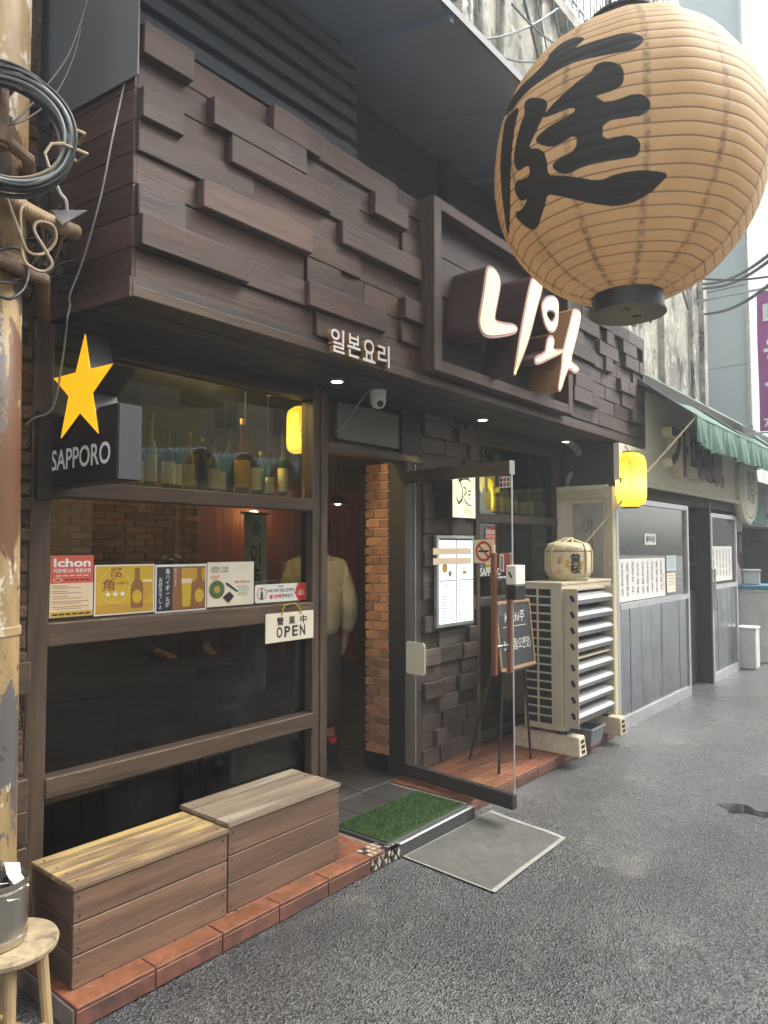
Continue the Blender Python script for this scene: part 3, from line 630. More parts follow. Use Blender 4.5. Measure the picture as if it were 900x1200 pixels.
for x in (3.13, 4.2, 5.3, 6.3): BX('strut', 'dark_wood', can, x, x+.06, 2.86, 2.9545, 3.60, 4.42)
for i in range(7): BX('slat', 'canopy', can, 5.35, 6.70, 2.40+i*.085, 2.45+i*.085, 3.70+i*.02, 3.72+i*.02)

# ================================================================== UPPER CONCRETE BUILDING
cb = thing('concrete_building', 'stained old concrete building rising above the restaurant and its neighbour', 'building', (1.0, 3.1, 3.66))
BX('wall', 'concrete', cb, 1.0, 11.54, 3.10, 9.0, 3.665, 9.6)
for x in (4.66, 6.05, 9.4, 11.2): BX('pilaster', 'concrete', cb, x, x+.16, 3.03, 3.0995, 3.67, 9.5)
BX('ledge', 'concrete', cb, 4.85, 11.6, 2.98, 3.0995, 6.9, 7.02)
def far_window(par, x0, x1, z0, z1, y, n=2, mat='pale_blue'):
    f = MB().box(x0, x1, y-.05, y-.001, z0, z0+.05).box(x0, x1, y-.05, y-.001, z1-.05, z1).box(x0, x0+.05, y-.05, y-.001, z0+.05, z1-.05).box(x1-.05, x1, y-.05, y-.001, z0+.05, z1-.05).build('window', mat, par)
    w = (x1-x0-.1)/n
    for i in range(n): BX('pane', 'glass_dark', f, x0+.05+i*w+.02, x0+.05+(i+1)*w-.02, y-.03, y-.015, z0+.05, z1-.05)
    return f
BX('dark_room', 'void', cb, 6.4, 9.2, 3.085, 3.0985, 7.1, 8.9)
far_window(cb, 6.45, 7.75, 7.1, 8.85, 3.085); far_window(cb, 7.85, 9.15, 7.1, 8.85, 3.085)
for i in range(16): MB().tube([(6.5+i*.17, 2.95, 7.05), (6.5+i*.17, 2.95, 8.6)], .012, 6).build('window_bar', 'galv', cb)
for zz in (7.1, 8.3): MB().tube([(6.45, 2.95, zz), (9.15, 2.95, zz)], .015, 6).build('window_bar', 'galv', cb)
for x, z0, z1 in ((5.0, 3.7, 9.5), (5.35, 3.7, 9.5), (10.7, 3.7, 6.2)): MB().tube([(x, 3.06, z0), (x, 3.06, z1)], .03, 8).build('drain_pipe', 'concrete', cb)
# dark cables drooping down the wall
rc = random.Random(5)
for i in range(9):
    x0 = 4.9+i*.42; z0 = 7.6+rc.uniform(-.6, .8); x1 = x0+rc.uniform(.6, 2.2); z1 = rc.uniform(4.2, 5.6)
    path = [(x0+(x1-x0)*k/14, 3.02-.04*math.sin(k/14*3.14), z0+(z1-z0)*k/14-.35*math.sin(k/14*math.pi)) for k in range(15)]
    tag(MB().tube(path, rc.choice([.007, .010, .014]), 6).build('wall_cable', 'cable_black'), 'dark cable drooping down the stained concrete wall', 'cable', 'cables on the concrete wall')

# ================================================================== SIGNS AND LANTERNS
def chaikin(p, n=2):
    for _ in range(n):
        q = []
        for i in range(len(p)):
            a, b = p[i], p[(i+1) % len(p)]
            q += [(a[0]*.75+b[0]*.25, a[1]*.75+b[1]*.25), (a[0]*.25+b[0]*.75, a[1]*.25+b[1]*.75)]
        p = q
    return p
def inset(p, d):                                        # shrink a 2-D outline by d
    n = len(p); A = sum(p[i][0]*p[(i+1) % n][1]-p[(i+1) % n][0]*p[i][1] for i in range(n)); s = 1 if A > 0 else -1
    out = []
    for i in range(n):
        a, b, c = p[i-1], p[i], p[(i+1) % n]
        t = Vector((c[0]-a[0], c[1]-a[1]));
        if t.length < 1e-9: out.append(b); continue
        t.normalize(); out.append((b[0]-t.y*s*d, b[1]+t.x*s*d))
    return out
# ---- framed logo sign
sg = thing('logo_sign', 'framed dark timber sign with two big glowing cream handwritten letters', 'sign', (4.18, 2.40, 2.6))
for a in ((3.285, 3.36, 2.335, 2.4375, 2.612, 3.63), (5.03, 5.10, 2.335, 2.4375, 2.612, 3.63)): BX('frame_board', 'frame_wood_v', sg, *a, bevel=.003)
for a in ((3.3605, 5.0295, 2.337, 2.4375, 2.612, 2.68), (3.3605, 5.0295, 2.337, 2.4375, 3.565, 3.63)): BX('frame_board', 'plank', sg, *a, bevel=.003)
LFY = 2.20
def cpx(pts): return [(lambda q: (q.x, q.z))(onY(540+x/6, 290+y/6, LFY)) for x, y in pts]
LET = {'a': [(180, 130), (215, 130), (250, 165), (275, 220), (275, 290), (255, 390), (238, 480), (235, 510), (300, 528), (355, 532), (388, 550), (397, 580), (380, 610), (330, 625), (250, 638), (190, 640), (150, 620), (125, 575), (115, 510), (130, 420), (150, 300), (165, 180)],
       'b': [(492, 205), (535, 190), (575, 240), (570, 300), (530, 440), (490, 600), (460, 700), (410, 830), (372, 908), (365, 890), (385, 750), (405, 620), (440, 430), (465, 300)],
       'd': [(600, 640), (625, 612), (650, 630), (655, 680), (640, 715), (720, 712), (715, 745), (620, 790), (560, 820), (520, 830), (510, 790), (520, 765), (585, 735), (590, 690)],
       'e': [(780, 430), (820, 430), (843, 465), (830, 560), (800, 680), (768, 800), (785, 808), (815, 830), (832, 865), (800, 895), (765, 865), (750, 860), (725, 930), (705, 1000), (690, 1020), (675, 1000), (685, 920), (700, 830), (705, 740), (740, 600), (770, 480)]}
for k, pts in LET.items():
    p = chaikin(cpx(pts), 1)
    L = MB().prism([(x, LFY, z) for x, z in p], (0, 2.437-LFY, 0)).build('letter_stroke', 'tan_side' if k == 'e' else 'maroon', sg)
    MB().prism([(x, LFY-.006, z) for x, z in p], (0, .0055, 0)).build('rim', 'pink_trim', L)
    MB().prism([(x, LFY-.010, z) for x, z in inset(p, .017)], (0, .0035, 0)).build('lit_face', 'lit_warm' if k == 'e' else 'lit_cream', L)
oo = cpx([(575, 370), (600, 340), (645, 335), (675, 360), (685, 400), (683, 470), (680, 540), (660, 590), (635, 608), (605, 590), (580, 540), (562, 460), (558, 400)])
cx_, cz_ = cpx([(625, 480)])[0]; ih = cpx([(595, 460), (620, 445), (655, 460), (655, 490), (635, 525), (612, 500)])
def polar(p, n=40):
    out = []
    for i in range(n):
        a = 2*math.pi*i/n; d = (math.cos(a), math.sin(a)); best = .01
        for j in range(len(p)):
            (x1, y1), (x2, y2) = p[j], p[(j+1) % len(p)]; ex, ey = x2-x1, y2-y1; den = d[0]*ey-d[1]*ex
            if abs(den) < 1e-12: continue
            t = ((x1-cx_)*ey-(y1-cz_)*ex)/den; s = ((x1-cx_)*d[1]-(y1-cz_)*d[0])/den
            if t > 0 and -1e-6 <= s <= 1+1e-6: best = max(best, t)
        out.append((cx_+d[0]*best, cz_+d[1]*best))
    return out
po, pi_ = polar(chaikin(oo)), polar(chaikin(ih))
def ring(po, pi_, y0, y1):
    n = len(po); vs = [(x, y0, z) for x, z in po]+[(x, y0, z) for x, z in pi_]+[(x, y1, z) for x, z in po]+[(x, y1, z) for x, z in pi_]
    fs = []
    for i in range(n):
        j = (i+1) % n
        fs += [(i, j, n+j, n+i), (2*n+i, 3*n+i, 3*n+j, 2*n+j), (i, 2*n+i, 2*n+j, j), (n+i, n+j, 3*n+j, 3*n+i)]
    return MB().add(vs, fs)
L = ring(po, pi_, LFY, 2.437).build('letter_stroke', 'maroon', sg)
ring(po, pi_, LFY-.006, LFY-.0005).build('rim', 'pink_trim', L)
ring(inset(po, .014), inset(pi_, -.012), LFY-.010, LFY-.0065).build('lit_face', 'lit_cream', L)
# ---- small raised letters
wl_ = thing('wall_letters', 'small raised white letters fixed to the dark planks beside the framed sign', 'sign', (2.71, 2.40, 2.55))
for i, ch in enumerate('일본요리'):
    x = 2.535+i*.118
    text(ch, 'tan_side', wl_, (x, 2.417, 2.615-.0*i), w=.098, h=.118, depth=.034, bold=.012, name='letter_side')
    text(ch, 'white_print', wl_, (x, 2.3825, 2.615-.0*i), w=.098, h=.118, bold=.012)
# ---- projecting star sign
sp_ = thing('star_blade_sign', 'black projecting beer sign with a raised glowing yellow star on the window post', 'sign', (1.45, 3.0, 1.85))
SX = 1.402
BX('box', 'black', sp_, SX, 1.50, 2.43, 2.964, 1.852, 2.138, bevel=.003)
BX('edge_panel', 'sign_edge', sp_, SX+.004, 1.498, 2.4245, 2.4295, 1.856, 2.134)
BX('bracket', 'dark_metal', sp_, 1.345, 1.43, 2.93, 2.9645, 1.80, 2.16)
spts = [(362, 78), (383, 225), (478, 203), (393, 325), (418, 497), (340, 410), (260, 517), (293, 340), (230, 265), (323, 240)]
sv = [onX(x/3.6, 370+y/3.6, SX-.012) for x, y in spts]
st = MB().prism(sv, (.098, 0, 0)).build('star', 'black_metal', sp_)
MB().prism([p-Vector((.004, 0, 0)) for p in sv], (.0035, 0, 0)).build('star_face', 'lit_star', st)
text('SAPPORO', 'white_print', sp_, (SX-.0015, 2.705, 1.958), ux=(0, -1, 0), w=.46, h=.085, bold=.015)
# ---- giant paper lantern with the brush character
LC = Vector((3.4786, 1.2972, 3.5035)); LA, LB = .652, .677
def poly_lantern(pts): return [(570+x/3.913, 20+y/3.913) for x, y in pts]
INK = [[(290, 175), (340, 125), (400, 98), (450, 95), (440, 115), (400, 150), (480, 115), (560, 92), (640, 75), (700, 85), (722, 105), (705, 130), (660, 155), (580, 165), (480, 185), (400, 210), (310, 255), (230, 310), (170, 370), (110, 440), (80, 462), (85, 430), (120, 380), (160, 325), (230, 265), (290, 190)],
       [(92, 462), (130, 430), (150, 415), (152, 440), (140, 480), (125, 560), (115, 640), (110, 720), (110, 850), (112, 930), (105, 995), (95, 990), (85, 900), (70, 780), (65, 660), (75, 560)],
       [(178, 400), (200, 375), (250, 372), (280, 390), (275, 430), (245, 490), (215, 560), (195, 605), (240, 605), (268, 625), (280, 670), (285, 730), (330, 730), (420, 742), (520, 757), (590, 725), (680, 708), (760, 705), (835, 720), (800, 760), (740, 815), (670, 855), (600, 870), (500, 862), (410, 840), (330, 820), (285, 812), (275, 860), (255, 930), (235, 970), (210, 977), (165, 950), (125, 900), (165, 885), (190, 845), (195, 830), (170, 842), (150, 835), (130, 800), (130, 770), (145, 748), (165, 750), (205, 735), (205, 690), (195, 680), (150, 710), (130, 680), (128, 640), (145, 560), (165, 490), (185, 440)],
       [(490, 240), (490, 225), (520, 203), (580, 205), (620, 225), (632, 270), (620, 310), (580, 335), (490, 360), (520, 375), (535, 390), (600, 380), (680, 352), (725, 358), (750, 385), (748, 420), (715, 450), (660, 458), (530, 478), (530, 565), (600, 550), (660, 543), (700, 565), (705, 600), (690, 640), (620, 650), (520, 665), (440, 690), (385, 722), (345, 720), (305, 690), (315, 665), (420, 612), (415, 535), (345, 580), (300, 598), (235, 580), (230, 555), (280, 510), (340, 475), (410, 440), (405, 410), (330, 440), (260, 465), (280, 430), (340, 370), (410, 305), (460, 265)]]
def hit_lantern(u, v):
    d = ray(u, v); S = Vector((1/LA, 1/LA, 1/LB)); o = CAM-LC
    o = Vector((o.x*S.x, o.y*S.y, o.z*S.z)); d = Vector((d.x*S.x, d.y*S.y, d.z*S.z))
    a, b, c = d.dot(d), 2*o.dot(d), o.dot(o)-1; D = b*b-4*a*c
    t = (-b-math.sqrt(max(D, 0)))/(2*a); q = o+d*t
    return math.atan2(q.y, q.x), max(-1, min(1, q.z))*LB
NT, NR = 288, 40; NZ = NR*9
TH0 = math.atan2(-LC.y, -LC.x)                          # the side that faces the lane
zz = np.linspace(-LB*.972, LB*.972, NZ+1)
th = np.linspace(0, 2*math.pi, NT, endpoint=False) + TH0 - math.pi
prof = LA*np.sqrt(np.clip(1-(zz/LB)**2, .0, 1))**.94
ribph = (np.arcsin(np.clip(zz/LB, -1, 1))/math.pi+.5)*NR*.985
bul = np.abs(np.sin(ribph*math.pi)); rr_ = prof + .0034*(bul**.4) - .002
TT, ZZ = np.meshgrid(th, zz); RR = np.repeat(rr_[:, None], NT, 1)
RR = RR + .004*np.sin(TT*5+ZZ*3) + .0025*np.cos(TT*16)
V3 = np.stack([RR*np.cos(TT), RR*np.sin(TT), ZZ], -1).reshape(-1, 3)
tx, ty = (TT.ravel()-TH0)*LA*.9, ZZ.ravel()
sdf = np.full(tx.shape, 1e3)
for pl in INK:
    pts = chaikin([(lambda a: (((a[0]-TH0+math.pi) % (2*math.pi)-math.pi)*LA*.9, a[1]))(hit_lantern(*q)) for q in poly_lantern(pl)], 1)
    d = np.full(tx.shape, 1e3); ins = np.zeros(tx.shape, bool)
    for i in range(len(pts)):
        (x1, y1), (x2, y2) = pts[i], pts[(i+1) % len(pts)]
        ex, ey = x2-x1, y2-y1; t = np.clip(((tx-x1)*ex+(ty-y1)*ey)/(ex*ex+ey*ey+1e-12), 0, 1)
        d = np.minimum(d, np.hypot(tx-x1-t*ex, ty-y1-t*ey))
        if abs(y2-y1) > 1e-9: ins ^= ((y1 > ty) != (y2 > ty)) & (tx < (x2-x1)*(ty-y1)/(y2-y1)+x1)
    sdf = np.minimum(sdf, np.where(ins, -d, d))
fcs = [(j*NT+i, j*NT+(i+1) % NT, (j+1)*NT+(i+1) % NT, (j+1)*NT+i) for j in range(NZ) for i in range(NT)]
lan = thing('giant_paper_lantern', 'giant round orange paper lantern with a black brush character, hung over the lane', 'lantern', tuple(LC-Vector((0, 0, .78))))
me = bpy.data.meshes.new('paper_shell'); me.from_pydata((V3+np.array(LC)).tolist(), [], fcs)
at = me.attributes.new('ink', 'FLOAT', 'POINT'); at.data.foreach_set('value', sdf.astype(np.float32))
at = me.attributes.new('rib', 'FLOAT', 'POINT'); at.data.foreach_set('value', np.repeat(bul[:, None], NT, 1).ravel().astype(np.float32))
seam = np.minimum.reduce([np.abs((TT-TH0-a+math.pi) % (2*math.pi)-math.pi) for a in np.arange(-3.0, 3.2, .5236)]).ravel()*RR.ravel()
at = me.attributes.new('seam', 'FLOAT', 'POINT'); at.data.foreach_set('value', seam.astype(np.float32))
me.polygons.foreach_set('use_smooth', [True]*len(me.polygons))
def lantern_mat():
    m, nt, b = new_mat('orange_lantern_paper')
    at = lambda n: nd(nt, 'Attribute', attribute_name=n).outputs['Fac']
    vec, w, r = coords(nt); n1 = noise(nt, vec, w, 5, 8); n2 = noise(nt, vec, w, 40, 6)
    col = mix(nt, ramp(nt, n1, .3, .7), (.70, .50, .27), (.84, .65, .41))
    col = mix(nt, ramp(nt, at('rib'), .06, .30, (1, 1, 1), (0, 0, 0)), col, (.24, .145, .075))
    sm = ramp(nt, at('seam'), .004, .022, (.8, .8, .8), (0, 0, 0)); gr = mix(nt, ramp(nt, n2, .38, .60), (0, 0, 0), sm)
    col = mix(nt, gr, col, (.17, .12, .08))
    v2, w2, _ = coords(nt, (1, 1, 3)); n3 = noise(nt, v2, w2, 9, 8)
    col = mix(nt, ramp(nt, n3, .66, .76), col, (.22, .15, .09))
    wob = nd(nt, 'Math', operation='MULTIPLY_ADD'); wob.inputs[1].default_value = .006; wob.inputs[2].default_value = -.003; nt.links.new(n2, wob.inputs[0])
    ad = nd(nt, 'Math', operation='ADD'); nt.links.new(at('ink'), ad.inputs[0]); nt.links.new(wob.outputs[0], ad.inputs[1])
    col = mix(nt, ramp(nt, ad.outputs[0], .0, .0025, (1, 1, 1), (0, 0, 0)), col, (.032, .034, .036))
    nt.links.new(col, b.inputs['Base Color']); b.inputs['Roughness'].default_value = .55
    tl = nd(nt, 'BsdfTranslucent'); nt.links.new(col, tl.inputs['Color']); mx = nd(nt, 'MixShader'); mx.inputs[0].default_value = .5
    nt.links.new(b.outputs[0], mx.inputs[1]); nt.links.new(tl.outputs[0], mx.inputs[2]); nt.links.new(mx.outputs[0], nt.nodes['Material Output'].inputs['Surface'])
    bp = nd(nt, 'Bump'); bp.inputs['Strength'].default_value = .35; bp.inputs['Distance'].default_value = .012; nt.links.new(n1, bp.inputs['Height']); nt.links.new(bp.outputs[0], b.inputs['Normal'])
    return m
me.materials.append(lantern_mat()); link('paper_shell', me, lan)
for s, nm in ((-1, 'bottom_collar'), (1, 'top_collar')):
    z0 = LC.z+s*LB*.955
    MB().lathe([(.150, z0), (.172, z0), (.172, z0+s*.085), (.182, z0+s*.088), (.182, z0+s*.10), (.15, z0+s*.10)], (LC.x, LC.y, 0), 40).build(nm, 'black_metal', lan, smooth=False)
bc = MB().lathe([(.002, LC.z-LB*.955-.099), (.149, LC.z-LB*.955-.099), (.149, LC.z-LB*.955-.092), (.002, LC.z-LB*.955-.092)], (LC.x, LC.y, 0), 32).build('bottom_plate', 'black_metal', lan)
for a in (-.07, .06): MB().lathe([(.002, 0), (.022, 0), (.022, .004), (.002, .004)], (LC.x+a, LC.y-.02, LC.z-LB*.955-.104), 16).build('lamp_hole', 'rust', bc)
br = thing('lantern_bracket', 'black steel bracket carrying the giant lantern out over the lane', 'bracket', (LC.x, 3.05, 4.9))
MB().box(LC.x-.02, LC.x+.02, LC.y-.25, 3.095, 4.90, 4.94).build('arm', 'black_metal', br)
MB().tube([(LC.x, LC.y, LC.z+LB*.955+.095), (LC.x, LC.y, 4.905)], .018, 8).build('hanger', 'black_metal', br)
for s in (-1, 1): MB().tube([(LC.x+s*.16, LC.y, LC.z+LB*.955+.09), (LC.x, LC.y-.02*s, 4.90)], .012, 6).build('hanger', 'black_metal', br)
MB().tube([(LC.x, 1.7, 4.9), (LC.x, 3.095, 5.7)], .018, 6).build('stay', 'black_metal', br)
# ---- small yellow lantern
def wrapped(o, c, th0, r, ex=.0015):
    """bends a lettering mesh (x = arc, z = height around world origin) on to an upright cylinder"""
    me = o.data
    for v in me.vertices:
        a = th0 + v.co.x/r; v.co = Vector(c) + Vector((math.cos(a)*(r+ex), math.sin(a)*(r+ex), v.co.z))
    return o
def yellow_mat(zc):
    m, nt, b = new_mat('glowing_yellow_paper')
    tc = nd(nt, 'TexCoord'); sx = nd(nt, 'SeparateXYZ'); nt.links.new(tc.outputs['Object'], sx.inputs[0])
    d = nd(nt, 'Math', operation='SUBTRACT'); d.inputs[1].default_value = zc-.04; nt.links.new(sx.outputs[2], d.inputs[0])
    ab = nd(nt, 'Math', operation='ABSOLUTE'); nt.links.new(d.outputs[0], ab.inputs[0])
    vec, w, r = coords(nt, (1, 1, 6)); n = noise(nt, vec, w, 18)
    col = mix(nt, ramp(nt, n, .3, .7), (.68, .46, .015), (.8, .58, .04)); nt.links.new(col, b.inputs['Base Color'])
    nt.links.new(mix(nt, ramp(nt, ab.outputs[0], .0, .22), (1, .76, .14), (.85, .52, .01)), b.inputs['Emission Color'])
    nt.links.new(ramp(nt, ab.outputs[0], .02, .24, (1.1,)*3, (.36,)*3), b.inputs['Emission Strength']); b.inputs['Roughness'].default_value = .6
    return m
def small_lantern(YC, label, top, k=1.0):
    yl = thing('yellow_lantern', label, 'lantern', (YC.x, YC.y, YC.z-.25*k)); pf = [(.075*k, -.243*k)]
    for i in range(161):
        s = -1+2*i/160; rr0 = .141*(1-abs(s)**7)**.34; rr0 = max(rr0, .07); pf.append(((rr0+.0018*math.cos(i*math.pi/2.5))*k, s*.238*k))
    pf.append((.075*k, .243*k))
    MB().lathe([(r, YC.z+z) for r, z in pf], (YC.x, YC.y, 0), 40).build('paper_shell', yellow_mat(YC.z), yl, smooth=True)
    for s in (-1, 1): MB().lathe([(.076*k, YC.z+s*.243*k), (.078*k, YC.z+s*.252*k), (.02*k, YC.z+s*.254*k)], (YC.x, YC.y, 0), 24).build('ring', 'black_metal', yl)
    MB().tube([(YC.x, YC.y, YC.z+.25*k), (YC.x, (YC.y+top[1])/2, (YC.z+.25*k+top[2])/2), top], .004, 6).build('cord', 'cable_black', yl)
    tc_ = math.atan2(-YC.y, -YC.x)
    for s, off, h, dz, w in (('お好み焼き', .004, .27, .03, .042), ('ひろしま', -.062, .17, -.01, .03)):
        o = vtext(s, 'brown_print', yl, (0, 0, dz*k), h*k, w=w*k); wrapped(o, YC, tc_+off/.14, .143*k)
small_lantern(Vector((6.31, 2.36, 2.205)), 'small glowing yellow paper lantern hung outside from the corner of the fascia', (6.31, 2.42, 2.546))
q = onY(352, 505, 3.30); small_lantern(Vector((q.x, 3.30, q.z)), 'yellow paper lantern hanging behind the upper front window at the end of the bottles', (q.x, 3.30, 2.60), .62)
q = onY(566, 580, 3.25); small_lantern(Vector((q.x, 3.25, q.z)), 'yellow paper lantern hanging behind the far window next to the lit logo box', (q.x, 3.25, 2.60), .62)

# ---- lit blade sign, menu board, stickers
nw = thing('lit_logo_box', 'small lit cream light box with a brush logo on the wooden block wall', 'sign', (4.3, 2.9, 1.81))
BX('box', 'black_metal', nw, 4.15, 4.445, 2.805, 2.954, 1.81, 2.17); BX('lit_face', 'lit_niwa', nw, 4.154, 4.441, 2.80, 2.8045, 1.815, 2.165)
def stroke(pts, w, mat, par, y, x0, z0, sx, sz):
    """a brush stroke: ribbon through pts (0..1), width list"""
    n = len(pts); L_, R_ = [], []
    for i in range(n):
        a, b = Vector(pts[max(i-1, 0)]), Vector(pts[min(i+1, n-1)]); t = (b-a).normalized(); nn = Vector((-t.y, t.x)); q = Vector(pts[i])
        L_.append(q+nn*w[i]); R_.append(q-nn*w[i])
    fn = lambda q: (x0+q.x*sx, y, z0+q.y*sz)
    mb = MB(); mb.add([fn(q) for q in L_]+[fn(q) for q in R_], [(i, i+1, n+i+1, n+i) for i in range(n-1)])
    return mb.build('brush_stroke', mat, par, fix=False)
for pts, w in (([(.45, .97), (.42, .90), (.30, .80), (.25, .72)], [.02, .03, .045, .03]), ([(.25, .74), (.45, .81), (.65, .80), (.82, .74)], [.035, .04, .025, .005]),
               ([(.30, .72), (.38, .62), (.42, .5), (.38, .36), (.25, .28), (.10, .42)], [.02, .014, .016, .03, .035, .008]),
               ([(.44, .62), (.55, .60), (.58, .52), (.45, .42), (.55, .32), (.70, .25), (.84, .26)], [.01, .02, .025, .012, .02, .015, .004]),
               ([(.66, .54), (.78, .56)], [.012, .02]), ([(.66, .46), (.78, .49)], [.012, .022]), ([(.70, .38), (.74, .40)], [.015, .015])):
    stroke(pts, w, 'ink', nw, 2.7985, 4.154, 1.815, .287, .35)
text('NIWA', 'grey_ink', nw, (4.345, 2.7985, 1.862), w=.095, h=.04)

mb_ = thing('menu_board', 'backlit white menu board in an aluminium frame on the wooden block wall', 'menu board', (4.38, 2.95, 1.04))
BX('frame', 'alu', mb_, 4.135, 4.615, 2.925, 2.954, 1.035, 1.69, bevel=.003); BX('lit_face', 'lit_white', mb_, 4.158, 4.592, 2.9225, 2.9245, 1.06, 1.662)
BX('divider', 'grey_ink', mb_, 4.370, 4.378, 2.920, 2.922, 1.065, 1.66); BX('divider', 'ink', mb_, 4.16, 4.59, 2.920, 2.922, 1.655, 1.668)
BX('divider', 'ink', mb_, 4.16, 4.36, 2.920, 2.922, 1.362, 1.368); BX('divider', 'brown_print', mb_, 4.39, 4.59, 2.920, 2.922, 1.362, 1.368)
rm = random.Random(2)
for c in (0, 1):
    for i in range(13):
        zz_ = 1.335-i*.021
        if c and i in (2, 3, 4, 5, 8, 9, 10): xs = ((4.395, 4.43),)
        else: xs = ((4.172+c*.215, 4.172+c*.215+rm.uniform(.05, .09)), (4.312+c*.215, 4.338+c*.215))
        for a, b_ in xs: rect(a, b_, zz_, zz_+.005, 2.9215).build('menu_line', 'grey_ink', mb_, fix=False)
disc((4.225, 2.9213, 1.455), .033, EX, EZ).build('dish_picture', 'gold_print', mb_, fix=False); disc((4.29, 2.9212, 1.415), .022, EX, EZ).build('dish_picture', 'grey_ink', mb_, fix=False)
disc((4.48, 2.9213, 1.42), .03, EX, EZ*.45).build('dish_picture', 'gold_print', mb_, fix=False)
for zz_ in (1.255, 1.13): disc((4.47, 2.9213, zz_), .026, EX*.8, EZ, ri=.020).build('dish_picture', 'gold_print', mb_, fix=False)
for i, zz_ in enumerate((1.552, 1.482)): BX('paper_strip', 'peach', mb_, 4.075, 4.565, 2.9145, 2.9195, zz_, zz_+.046)
def onD(u, v, n=-.006):                                  # photo pixel -> point on the open door's glass
    d = ray(u, v); o = DH+DN*n; t = (o-CAM).dot(DN)/d.dot(DN); return CAM+d*t
RU = DU                                                  # reading direction on the door, seen from the street end
def dsticker(name, label, cat, u0, v0, u1, v1, mat):
    a, b = onD(u0, v0), onD(u1, v1); c = (a+b)/2; w = abs((b-a).dot(DU)); h = abs(a.z-b.z)
    t = thing(name, label, cat, (c.x, c.y, c.z-h/2))
    o = MB().obox(c-DU*w/2-EZ*h/2, DU*w, -DN*.002, EZ*h).build('sheet', mat, t)
    return t, c-DN*.0028, w, h
t, c, w, h = dsticker('no_smoking_sticker', 'square cream no smoking sticker on the glass door above the wooden handle', 'sticker', 555.5, 632.5, 579, 660, 'cream_board')
disc(c, min(w, h)*.44, RU, EZ, ri=min(w, h)*.33).build('red_ring', 'red_print', t, fix=False)
MB().face([c+RU*(-.30*w)+EZ*(.24*h), c+RU*(-.24*w)+EZ*(.30*h), c+RU*(.30*w)-EZ*(.24*h), c+RU*(.24*w)-EZ*(.30*h)]).build('red_bar', 'red_print', t, fix=False)
MB().face([c-DN*.0002+RU*(a*w)+EZ*(b*h) for a, b in ((-.26, -.04), (.26, -.04), (.26, .05), (-.26, .05))]).build('cigarette', 'ink', t, fix=False)
t, c, w, h = dsticker('card_sticker', 'small sticker of coloured payment card marks high on the glass door', 'sticker', 585.5, 559, 598, 571, 'white_print')
for i, m in enumerate(('navy_print', 'red_print', 'green_print')):
    for j in range(2): MB().face([c+RU*((-.33+i*.33+a*.13)*w)+EZ*((.22-j*.44+b*.18)*h) for a, b in ((-1, -1), (1, -1), (1, 1), (-1, 1))]).build('card_mark', m, t, fix=False)
t, c, w, h = dsticker('red_edged_label', 'narrow white label with red edge on the glass door by the lock', 'sticker', 585, 648, 592, 671, 'red_print')
MB().face([c+RU*(a*w*.38)+EZ*(b*h*.45) for a, b in ((-1, -1), (1, -1), (1, 1), (-1, 1))]).build('label_face', 'white_print', t, fix=False)
MB().face([c-DN*.0006+RU*(a*w*.14)+EZ*(b*h*.34) for a, b in ((-1, -1), (1, -1), (1, 1), (-1, 1))]).build('label_print', 'grey_ink', t, fix=False)

# ---- posters on the big window (outside of the glass)
GY = 3.0255
def poster(name, label, cat, x0, x1, z0, z1, mat, y=GY, group=None):
    t = thing(name, label, cat, ((x0+x1)/2, y, z0), group)
    BX('sheet', mat, t, x0, x1, y, y+.0035, z0, z1); return t
def R(par, mat, x0, x1, z0, z1, y, nm='print_block'): return rect(x0, x1, z0, z1, y).build(nm, mat, par, fix=False)
def club(x0, x1, z0, z1, label):
    t = poster('club_poster', label, 'poster', x0, x1, z0, z1, 'peach'); h = z1-z0; w = x1-x0; c = (x0+x1)/2
    R(t, 'orange_print', x0+.001, x1-.001, z1-.45*h, z1-.001, GY-.0008)
    text('Ichon', 'white_print', t, (c, GY-.0016, z1-.115*h), w=.86*w, h=.14*h, bold=.03)
    text('이촌테니스 회원모집', 'white_print', t, (c, GY-.0016, z1-.245*h), w=.86*w, h=.07*h, bold=.02)
    for q in range(5):
        R(t, 'peach', x0+(.12+q*.16)*w, x0+(.24+q*.16)*w, z1-.335*h, z1-.318*h, GY-.0016); R(t, 'ink', x0+(.32+q*.12)*w, x0+(.41+q*.12)*w, z1-.405*h, z1-.385*h, GY-.0016)
    disc((x0+.17*w, GY-.0016, z1-.395*h), .1*w, EX, EZ*.5, ri=.085*w).build('print_ring', 'white_print', t, fix=False)
    for i in range(5):
        zz_ = z1-(.50+.085*i)*h
        R(t, 'gold_print', x0+.05*w, x0+(.42 if i < 3 else .9)*w, zz_, zz_+.014*h, GY-.0008); R(t, 'grey_ink', x0+.07*w, x0+.72*w, zz_-.03*h, zz_-.022*h, GY-.0008)
    R(t, 'yellow_print', x0+.02*w, x1-.02*w, z0+.01*h, z0+.09*h, GY-.0008); [R(t, 'ink', x0+(.06+q*.15)*w, x0+(.18+q*.15)*w, z0+.035*h, z0+.06*h, GY-.0016) for q in range(6)]
    return t
club(1.449, 1.642, 1.303, 1.566, 'red and cream tennis club poster on the window next to the amber beer poster')
def bottle_print(par, cx, z0, h, y, body='brown_print', lab='yellow_print'):
    pr = [(.5, 0), (.5, .52), (.42, .62), (.2, .72), (.2, 1.0)]; w = h*.34
    MB().face([(cx-w*r, y, z0+h*q) for r, q in pr]+[(cx+w*r, y, z0+h*q) for r, q in reversed(pr)]).build('bottle_picture', body, par, fix=False)
    disc((cx, y-.0005, z0+h*.28), w*.4, EX, EZ*1.25, 20).build('bottle_picture', lab, par, fix=False)
t = poster('beer_poster', 'amber highball poster with two red characters and three stars on the window', 'poster', 1.648, 1.950, 1.296, 1.523, 'paper')
